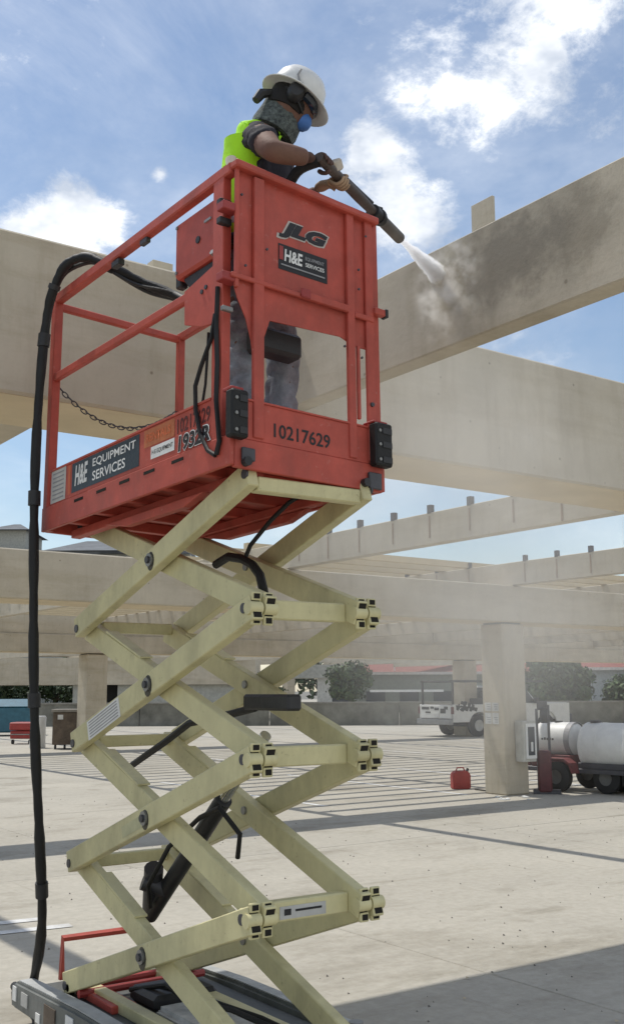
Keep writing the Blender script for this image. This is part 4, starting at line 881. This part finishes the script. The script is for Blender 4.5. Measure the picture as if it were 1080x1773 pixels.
# trailer with two white tanks
MAROON = mat('maroon_frame', (.17, .04, .04), .6, noise=.2)
TX = FT(4.38, 17.45, R(-46))
tr = thing('tank_trailer', 'red framed trailer carrying two white tanks beside the column', 'trailer', TX.translation)
def Tp(mb, name, m, bevel=.006, parent=None, **k): return mb.build(name, m, parent or tr, M=TX, bevel=bevel, **k)
Tp(MB().box((-.95, -.38, .30), (1.35, -.33, .37)), 'frame_rail', DSTEEL); Tp(MB().box((-.95, .33, .30), (1.35, .38, .37)), 'frame_rail', DSTEEL)
for x in (-.9, -.3, .4, 1.28): Tp(MB().box((x, -.33, .31), (x + .05, .33, .36)), 'cross_member', MAROON)
def tank(cx, half, r, zc, nm):
    pf = [(.001, -half), (r * .5, -half + .003), (r * .85, -half + .02), (r * .97, -half + .05), (r, -half + .10), (r, half - .10), (r * .97, half - .05), (r * .85, half - .02), (r * .5, half - .003), (.001, half)]
    return Tp(MB().lathe(pf, Matrix.Translation((cx, 0, zc)) @ Matrix.Rotation(R(90), 4, 'Y'), 36), nm, TANKW, 0, smooth=True)
ta = tank(-.50, .37, .27, .80, 'water_tank'); tb = tank(.46, .44, .375, .70, 'water_tank')
for cx, r, zc, tk_, ww in ((-.20, .272, .80, ta, .05), (.10, .377, .70, tb, .025), (.36, .377, .70, tb, .025)):
    Tp(MB().lathe([(r - .002, -ww), (r + .004, -ww), (r + .004, ww), (r - .002, ww)], Matrix.Translation((cx, 0, zc)) @ Matrix.Rotation(R(90), 4, 'Y'), 36, caps=False), 'tank_strap', GREYPRINT if tk_ is ta else TANKW, 0, parent=tk_)
Tp(MB().cyl((-.5, 0, 1.06), (-.5, 0, 1.09), .07, 16), 'tank_lid', BLACKP, 0, parent=ta); Tp(MB().cyl((.2, 0, 1.07), (.2, 0, 1.11), .09, 16), 'tank_lid', DSTEEL, 0, parent=tb)
for q in range(5): Tp(MB().box((-.66 + q * .05, -.274, .79), (-.63 + q * .05, -.268, .82 + .008 * (q % 2))), 'tank_marking', BLKPRINT, 0, parent=ta)
for (y, z, w, h) in ((-.16, .90, .07, .018), (.12, .86, .07, .018), (-.14, .70, .05, .07), (-.14, .55, .06, .05)): Tp(MB().box((.905, y - w / 2, z), (.916, y + w / 2, z + h)), 'tank_marking', BLKPRINT, 0, parent=tb)
Tp(MB().box((.05, -.34, .37), (.85, .34, .46)), 'tank_cradle', DSTEEL); Tp(MB().box((-.85, -.30, .37), (-.12, .30, .56)), 'tank_cradle', MAROON)
for (x, y) in ((-.24, -.46), (.50, -.22), (1.0, -.22), (-.24, .46), (.50, .22), (1.0, .22)):
    M_ = Matrix.Translation((x, y, .235)) @ Matrix.Rotation(R(90), 4, 'X')
    w = Tp(MB().lathe([(.11, -.085), (.19, -.08), (.228, -.055), (.235, .055), (.19, .08), (.11, .085)], M_, 24, caps=False), 'trailer_wheel', TYRE, 0, smooth=True)
    Tp(MB().lathe([(.02, -.04), (.10, -.06), (.125, -.07), (.125, .07), (.10, .06), (.02, .04)], M_, 14), 'rim', mat('dull_rim', (.16, .16, .15), .6), 0, parent=w)
Tp(MB().prism([(-.54, -.56, .30), (-.48, -.56, .47), (-.36, -.56, .53), (-.08, -.56, .53), (.04, -.56, .46), (.10, -.56, .30), (.06, -.56, .30), (.0, -.56, .43), (-.10, -.56, .50), (-.34, -.56, .50), (-.45, -.56, .44), (-.50, -.56, .30)], (0, .2, 0)), 'mudguard', MAROON)
Tp(MB().box((.96, -.36, .37), (1.35, .36, .58)), 'tool_chest', DSTEEL, .02)
Tp(MB().box((-.93, -.30, .37), (-.87, .30, .80)), 'front_board', MAROON)
# upright hose reel frame next to column
HX = FT(3.62, 17.0, R(-10))
hr = thing('hose_stand', 'dark red upright hose stand between column and tank trailer', 'stand', HX.translation)
def Hp(mb, name, m, **k): return mb.build(name, m, hr, M=HX, **k)
Hp(MB().box((-.13, -.05, .0), (-.09, 0, 1.30)), 'stand_post', DSTEEL); Hp(MB().box((.05, -.05, .0), (.09, 0, 1.36)), 'stand_post', DSTEEL)
Hp(MB().box((-.12, -.10, .02), (.09, .12, .66)), 'pump_cover', mat('maroon_cover', (.11, .025, .03), .6, noise=.2), bevel=.03)
Hp(MB().box((-.2, -.08, .0), (.22, .14, .06)), 'stand_foot', DSTEEL)
Hp(MB().lathe([(.05, -.06), (.12, -.05), (.12, .05), (.05, .06)], Matrix.Translation((.0, -.06, 1.20)) @ Matrix.Rotation(R(90), 4, 'Y'), 16), 'reel_drum', BLACKP, smooth=True)
Hp(MB().box((-.10, -.02, 1.28), (.06, .04, 1.42)), 'warning_lamp_box', DSTEEL, bevel=.01)
# pickup
yaw_t = math.atan2(0.80, 1.35)
PX = FT(5.68, 37.5, yaw_t) @ Matrix.Translation((0, .80, 0))      # origin at rear axle centre; +x forward
tk = thing('pickup_truck', 'white work pickup with black ladder rack and splash graphics, seen from behind', 'pickup truck', PX.translation)
def Kp(mb, name, m, bevel=.01, parent=None, **k): return mb.build(name, m, parent or tk, M=PX, bevel=bevel, **k)
def arch(x0, x1, zt, cx, r, zb=.42):
    "side panel outline with a wheel arch cut"
    pts = [(x0, zb), ]
    for a in range(180, -1, -15): pts.append((cx + r * math.cos(R(a)), max(zb, .38 + r * math.sin(R(a)))))
    return pts + [(x1, zb), (x1, zt), (x0, zt)]
for sy in (-1, 1):
    y = sy * .95
    Kp(MB().prism([(x, y, z) for x, z in arch(-1.15, .68, 1.10, 0, .46, .50)], (0, -sy * .06, 0)), 'bed_side', VEHW)
    Kp(MB().prism([(x, y, z) for x, z in arch(.70, 4.2, 1.12, 3.1, .46, .42)], (0, -sy * .06, 0)), 'cab_side', VEHW)
Kp(MB().box((-1.15, -.90, .62), (.68, .90, .68)), 'bed_floor', DSTEEL); Kp(MB().box((.63, -.90, .60), (.69, .90, 1.12)), 'bed_front_wall', VEHW)
tg = Kp(MB().box((-1.20, -.90, .62), (-1.14, .90, 1.08)), 'tailgate', VEHW, .015)
Kp(MB().box((-1.30, -.95, .42), (-1.14, .95, .60)), 'rear_bumper', mat('bumper_grey', (.3, .3, .3), .5), .02)
for sy in (-1, 1): Kp(MB().box((-1.21, sy * .93 - .05, .78), (-1.13, sy * .93 + .04, 1.02)), 'tail_light', mat('red_lens', (.12, .02, .02), .3))
Kp(MB().box((-1.215, -.25, .66), (-1.20, .05, .80)), 'number_plate', PAPER, 0)
for (y, z, w, h) in ((.55, .92, .42, .09), (.16, .95, .2, .07), (-.1, .90, .25, .09), (-.45, .80, .3, .16), (.4, .80, .3, .05), (-.62, .93, .2, .1)): Kp(MB().box((-1.208, y - w / 2, z), (-1.2005, y + w / 2, z + h)), 'tailgate_graphic', BLKPRINT, 0, parent=tg)
gp = MB()
for k in range(90):
    t = rnd.random(); x = -1.05 + 1.6 * t; z = .95 + .10 * math.sin(t * 7) - .10 * t + rnd.uniform(-.13, .14); s = rnd.uniform(.04, .13)
    if abs(x) < .50 and z < .88: continue
    gp.add([(x, -.953, z), (x + s, -.953, z - s * .3), (x + s * 1.3, -.953, z + s * .5), (x + s * .2, -.953, z + s * .8)], [(0, 1, 2, 3)])
Kp(gp, 'side_graphic', BLKPRINT, 0)
Kp(MB().prism([(.72, -.88, 1.1), (2.8, -.88, 1.1), (2.2, -.78, 1.72), (.88, -.78, 1.74)], (0, 1.70, 0)), 'cab_roof', VEHW, .05)
for sy in (-1, 1): Kp(MB().prism([(.86, sy * .885, 1.15), (2.6, sy * .885, 1.15), (2.17, sy * .885, 1.62), (1.0, sy * .885, 1.64)], (0, sy * .012, 0)), 'side_window', GLASS, 0)
Kp(MB().prism([(.702, -.76, 1.16), (.702, .76, 1.16), (.84, .70, 1.66), (.84, -.70, 1.66)], (-.03, 0, 0)), 'rear_window', GLASS, 0)
Kp(MB().prism([(2.85, -.74, 1.15), (2.85, .74, 1.15), (2.30, .66, 1.66), (2.30, -.66, 1.66)], (.04, 0, 0)), 'windscreen', GLASS, 0)
Kp(MB().box((2.75, -.89, .55), (4.23, .89, 1.13)), 'bonnet', VEHW, .06)
Kp(MB().box((4.21, -.93, .42), (4.37, .93, .72)), 'front_bumper', DSTEEL, .03)
for sy in (-1, 1): Kp(MB().box((2.5, sy * 1.0 - .1, 1.12), (2.62, sy * 1.0 + .1, 1.32)), 'door_mirror', BLACKP, .02)
for x in (0, 3.1):
    for sy in (-1, 1):
        M_ = Matrix.Translation((x, sy * .80, .38)) @ Matrix.Rotation(R(90), 4, 'X')
        w = Kp(MB().lathe([(.20, -.12), (.33, -.115), (.375, -.08), (.38, .08), (.33, .115), (.20, .12)], M_, 26, caps=False), 'wheel', TYRE, 0, smooth=True)
        Kp(MB().lathe([(.03, -.10), (.19, -.11), (.21, -.09), (.21, .09), (.19, .11), (.03, .10)], M_, 18), 'rim', RIM, 0, parent=w)
Kp(MB().cyl((0, -.8, .38), (0, .8, .38), .06, 10), 'rear_axle', DSTEEL, 0); Kp(MB().box((-1.0, -.4, .40), (4.0, .4, .56)), 'underbody', BLACKP)
for sy in (-1, 1):
    for x in (-1.08, .60): Kp(MB().box((x - .035, sy * .86 - .035, 1.08), (x + .035, sy * .86 + .035, 1.88)), 'rack_post', BLACKP)
    Kp(MB().box((-1.15, sy * .86 - .04, 1.85), (3.0, sy * .86 + .04, 1.93)), 'rack_rail', BLACKP)
for x in (-1.05, .1, 1.2, 2.6): Kp(MB().box((x - .03, -.88, 1.87), (x + .03, .88, 1.915)), 'rack_crossbar', BLACKP)
Kp(MB().box((.25, -.80, 1.06), (.58, .80, 1.30)), 'tool_box', BLACKP, .02)

# ------------------------------------------------------------------ parapet, houses, trees, left side things
def Fb(mb, name, m, x, y, rz=0, bevel=0, parent=None, **k): return mb.build(name, m, parent, M=FT(x, y, rz), bevel=bevel, **k)
pt = thing('parapet_wall', 'long low weathered concrete parapet along the far deck edge', 'wall', F(5, 50))
for k in range(11):
    x0 = -26 + k * 6.0; Fb(MB().box((x0 + .015, 0, 0), (x0 + 5.985, .22, 1.0)), 'wall_panel', PARAP, 0, 50, parent=pt)
Fb(MB().box((-26, -.05, 1.0), (40, .27, 1.07)), 'coping', mat('pale_coping', (.26, .25, .22), .9), 0, 50, parent=pt)
def house(name, x, y, w, d, eave, ridge, wall, roof, label, rz=0, hip=2.5, winz=(1.0, 2.0), n=5, band=True):
    h = thing(name, label, 'house', F(x, y)); M = FT(x, y, rz)
    MB().box((-w / 2, 0, -3), (w / 2, d, eave)).build('wall', wall, h, M=M)
    o = .5; MB().add([(-w / 2 - o, -o, eave), (w / 2 + o, -o, eave), (w / 2 + o, d + o, eave), (-w / 2 - o, d + o, eave), (-w / 2 + hip, d / 2, ridge), (w / 2 - hip, d / 2, ridge)],
                     [(0, 1, 5, 4), (1, 2, 5), (2, 3, 4, 5), (3, 0, 4), (0, 3, 2, 1)]).build('roof', roof, h, M=M)
    MB().box((-w / 2 - o, -o - .05, eave - .18), (w / 2 + o, -o, eave + .02)).build('fascia', mat('white_fascia', (.5, .47, .44), .7), h, M=M)
    for k in range(n):
        xx = -w / 2 + w * (k + .5) / n
        wn = MB().box((xx - .7, -.06, winz[0]), (xx + .7, -.01, winz[1])).build('window', GLASS, h, M=M)
        MB().box((xx - .76, -.05, winz[0] - .08), (xx + .76, -.0, winz[0])).build('sill', WHITE, wn, M=M)
    return h
h1 = house('house', 8.4, 80, 15.0, 12, 2.9, 4.35, WALLG, ROOFR, 'long low house with red tiled roof behind the pickup', n=6, winz=(.6, 1.5), hip=1.2)
MB().box((4.2, 79.2, 1.45), (9.6, 79.3, 1.62)).build('white_rail', WHITE, h1, M=RM)
MB().box((6.0, 79.3, 3.0), (6.08, 79.4, 4.1)).build('roof_pipe', WHITE, h1, M=RM)
house('house', 26.0, 76, 19, 12, 3.1, 4.9, WALLB, ROOFR, 'grey blue house with red roof at the right edge', n=6, winz=(.8, 1.9), hip=2.0)
house('house', 15.2, 98, 5, 5, 3.6, 6.4, WALLG, ROOFB, 'small dark brown hipped roof peeping left of the column', n=1, hip=2.4)
# carport left of the round tree
cp_ = thing('carport', 'pale flat roofed carport behind the parapet left of the tree', 'carport', F(.2, 66))
Fb(MB().box((-2.4, 0, 2.35), (1.95, 4, 3.15)), 'roof_slab', WALLC, 0, 66, parent=cp_)
Fb(MB().box((.28, .3, 0), (1.18, 1.2, 2.35)), 'pillar', mat('white_pillar', (.55, .55, .52), .8), 0, 66, parent=cp_)
# beige building on the left
lb = thing('low_building', 'beige single storey canopy building with dark doorway on the far left', 'building', F(-14, 60))
Fb(MB().box((-32, 0, 1.95), (-3.2, 6, 3.45)), 'fascia', CONC, 0, 60, parent=lb)
Fb(MB().box((-10.9, .3, 0), (-3.4, .6, 1.945)).box((-13.4, .3, 0), (-12.2, .6, 1.945)), 'wall', WALLC, 0, 60, parent=lb)
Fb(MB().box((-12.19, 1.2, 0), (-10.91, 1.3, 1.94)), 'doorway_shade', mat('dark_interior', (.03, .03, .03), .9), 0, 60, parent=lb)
for x in (-18.5, -24.5, -30.5): Fb(MB().box((x, .4, 0), (x + .5, .9, 1.945)), 'pillar', WALLC, 0, 60, parent=lb)
bb = thing('apartment_building', 'distant grey roofed apartment block above the girder on the left', 'building', F(-30, 130))
def Bp(mb, name, m, parent=None): return mb.build(name, m, parent or bb, M=RM)
Bp(MB().box((-60, 130, -5), (-15, 146, 18.2)), 'wall', WALLC)
Bp(MB().box((-60, 129.4, 18.2), (-15, 147, 18.7)), 'roof_slab', ROOFG)
def hip(x0, x1, y0, y1, z0, z1, ix): return MB().add([(x0, y0, z0), (x1, y0, z0), (x1, y1, z0), (x0, y1, z0), (x0 + ix, (y0 + y1) / 2, z1), (x1 - ix, (y0 + y1) / 2, z1)], [(0, 1, 5, 4), (1, 2, 5), (2, 3, 4, 5), (3, 0, 4), (0, 3, 2, 1)])
Bp(hip(-60, -34, 129, 147, 18.6, 20.2, 3), 'roof', ROOFG); Bp(MB().box((-40, 131, 19), (-35.6, 139, 21.4)), 'wall', WALLC); Bp(hip(-40.6, -35, 130, 140, 21.4, 22.8, 2.4), 'roof', ROOFG)
Bp(hip(-33, -23.5, 129, 147, 18.6, 21.0, 3.5), 'roof', ROOFG); Bp(hip(-26, -17, 129, 147, 18.3, 19.6, 3), 'roof', ROOFG)
for k in range(24): Bp(MB().box((-59 + 1.85 * k, 129.9, 16.6), (-58 + 1.85 * k, 130.02, 18.0)), 'window', GLASS)
for k in range(24): Bp(MB().box((-59 + 1.85 * k, 129.9, 13.4), (-58 + 1.85 * k, 130.02, 14.9)), 'window', GLASS)

def tree(x, y, h, r, crown_z, label, mt, n=2600, sq=.85, leaf=.16, name='round_tree', cat='tree', seed=1, bumps=9, group=None):
    q = random.Random(seed); c0 = F(x, y)
    t = thing(name, label, cat, c0, group)
    tr_ = MB().tube([c0, c0 + V3((.05, .03, h * .3)), c0 + V3((-.03, .05, h * .62))], [.13 * h / 4, .10 * h / 4, .06 * h / 4], 8)
    lobes = []
    for k in range(bumps):
        a = q.uniform(0, 6.28); e = q.uniform(-.5, 1); d = q.uniform(.35, .75) * r
        lc = c0 + V3((math.cos(a) * d, math.sin(a) * d, crown_z + e * r * sq * .7)); lobes.append((lc, r * q.uniform(.22, .5)))
        tr_.tube([c0 + V3((0, 0, h * .3)), (c0 + V3((0, 0, h * .45)) + lc) / 2, lc], [.06 * h / 4, .04 * h / 4, .015], 5)
    lobes.append((c0 + V3((0, 0, crown_z)), r * .6))
    tr_.build('trunk', BARK, t)
    cr = MB()
    for k in range(n):
        lc, lr = q.choice(lobes); v = V3((q.gauss(0, 1), q.gauss(0, 1), q.gauss(0, 1))).normalized() * lr * (q.random() ** .35) * q.choice((1, 1, .9, 1.12, 1.3)); v.z *= sq
        p = lc + v
        if p.z < .15: continue
        s = leaf * q.uniform(.5, 1.3); nrm = (v.normalized() + V3((q.gauss(0, .6), q.gauss(0, .6), q.gauss(0, .6) + .3))).normalized(); a = nrm.orthogonal().normalized(); a.rotate(Matrix.Rotation(q.uniform(0, 6.28), 3, nrm)); b = nrm.cross(a)
        cr.add([p - a * s, p - b * s * .5, p + a * s, p + b * s * .5], [(0, 1, 2, 3)])
    cr.build('crown', mt, t)
    return t
tree(2.1, 58, 3.3, 1.35, 1.9, 'round dark green tree right of the carport, left of the pickup', LEAF1, seed=3, n=3200)
tree(12.4, 54, 3.3, 1.9, 1.7, 'large rounded green bush right of the near column', LEAF1, n=5200, seed=5, bumps=14, name='large_bush', cat='bush')
tree(15.6, 53, 2.3, 1.5, 1.0, 'lower grey green bush at the right edge', LEAF1, n=3200, seed=8, name='large_bush', cat='bush')
tree(17.9, 55, 2.0, 1.4, .9, 'low bush beyond the right edge of the deck', LEAF2, n=2000, seed=9, name='large_bush', cat='bush')
tree(16.0, 92, 5.8, 2.6, 4.0, 'dark tree rising behind the right bush', LEAF2, n=3000, seed=11, leaf=.24, name='dark_tree')
tree(19.2, 96, 5.2, 2.2, 3.8, 'dark tree between the bush and the red roof', LEAF2, n=2400, seed=12, leaf=.24, name='dark_tree')
tree(-3.2, 62, 3.0, 1.6, 1.5, 'dull green bush behind the scissor arms', LEAF2, n=2200, seed=14, name='large_bush', cat='bush')
for k in range(13): tree(-50 + 8.2 * k + 1.5 * math.sin(k * 2.3), 118 + 4 * math.sin(k * 1.7), 5.4 + math.sin(k * 3.1), 4.3, 2.6, 'distant dark tree in the long row behind the houses', LEAF2, n=1500, seed=60 + k, leaf=.42, name='distant_tree', group='distant tree row behind the houses')
for k in range(6): tree(-24.5 + 2.6 * k, 69 + (k % 2), 2.9, 1.7, 1.4, ('dark hedge tree at the far left edge', 'dark hedge tree behind the blue bin', 'dark hedge tree above the red cart', 'dark hedge tree behind the hanging hose', 'dark hedge tree above the brown bin', 'dark hedge tree left of the far column')[k], LEAF2, n=1800, seed=20 + k, name='hedge_tree', group='hedge trees behind the far left deck')

# left side: blue container, red cart, brown bin, white drum
M1 = FT(-10.9, 39.5, R(8)); bc = thing('blue_container', 'blue plastic covered container at the far left', 'container', M1.translation)
MB().box((-.95, 0, .12), (.75, 1.3, 1.05)).build('container_body', BLUE, bc, M=M1, bevel=.05); MB().prism([(-1.0, -.05, 1.05), (.8, -.05, 1.05), (.8, .6, 1.32), (-1.0, .6, 1.32)], (0, .8, 0)).build('container_lid', BLUE, bc, M=M1, bevel=.03)
for x in (-.7, .5): MB().cyl((x, .1, .08), (x + .06, .1, .08), .08, 10).build('caster', BLACKP, bc, M=M1)
M2 = FT(-9.0, 33.4, R(-5)); rc = thing('red_cart', 'low red tool cart parked in front of the blue container', 'cart', M2.translation)
MB().box((-.32, 0, .16), (.36, .6, .40)).build('cart_drawer_body', RED2, rc, M=M2, bevel=.02); MB().box((-.35, -.02, .42), (.38, .62, .66)).build('cart_top_chest', RED2, rc, M=M2, bevel=.03); MB().box((-.28, -.03, .28), (.3, -.01, .31)).build('cart_handle', STEEL, rc, M=M2)
for x in (-.27, .27): MB().cyl((x - .02, .1, .07), (x + .04, .1, .07), .07, 10).build('caster', BLACKP, rc, M=M2)
M3 = FT(-6.85, 30.4, R(4)); bn = thing('brown_bin', 'brown wheeled bin left of the far column', 'bin', M3.translation)
MB().box((-.44, 0, .12), (.46, .75, 1.02)).build('bin_body', BROWNB, bn, M=M3, bevel=.02); MB().box((-.48, -.04, 1.02), (.50, .79, 1.10)).build('bin_rim', mat('bin_rim', (.25, .23, .2), .7), bn, M=M3, bevel=.01)
MB().box((-.30, -.015, .82), (-.15, 0, .95)).build('bin_label', PAPER, bn, M=M3)
for x in (-.36, -.1, .2, .38): MB().cyl((x - .02, .08, .06), (x + .03, .08, .06), .06, 10).build('caster', BLACKP, bn, M=M3)
M4 = FT(-7.9, 31.2, 0); dr = MB().lathe([(.001, 0), (.22, 0), (.23, .02), (.22, .3), (.225, .32), (.22, .6), (.23, .86), (.2, .9), (.001, .9)], M4, 18).build('white_drum', WHITE, smooth=True, **tagd('white drum standing between the red cart and the brown bin', 'drum'))
# litter on the slab in the foreground shade
for (x, y, s, dsc) in ((1.02, 5.05, .05, 'largest tan scrap of litter on the shaded slab at the bottom edge'), (1.46, 5.5, .02, 'small tan scrap on the shaded slab near the right edge'), (.85, 6.3, .02, 'tiny tan scrap on the sunlit slab beyond the shadow edge'), (1.22, 5.12, .014, 'tiny scrap right of the largest tan one'), (.78, 5.9, .016, 'tiny scrap just beyond the slab joint')):
    MB().add([F(x, y, .006), F(x + s, y - s * .3, .012), F(x + s * 1.2, y + s * .7, .008), F(x + s * .1, y + s * .8, .014)], [(0, 1, 2, 3)]).build('paper_scrap', mat('tan_paper', (.5, .42, .30), .9), group='scraps lying on the slab', **tagd(dsc, 'litter'))
pb = MB()
for k in range(420):
    y = rnd.uniform(4.6, 17); x = rnd.uniform(-.32, .34) * y; q = F(x, y, 0); z_ = rnd.uniform(.004, .011)
    pb.add([q + V3((-z_, -z_, 0)), q + V3((z_, -z_ * .7, 0)), q + V3((z_ * .4, z_, 0)), q + V3((0, 0, z_))], [(0, 1, 3), (1, 2, 3), (2, 0, 3)])
gr = pb.build('blasting_grit', mat('grey_grit', (.16, .15, .13), .9)); gr['kind'] = 'stuff'; gr['label'] = 'dark grit scattered over the concrete deck'; gr['category'] = 'grit'
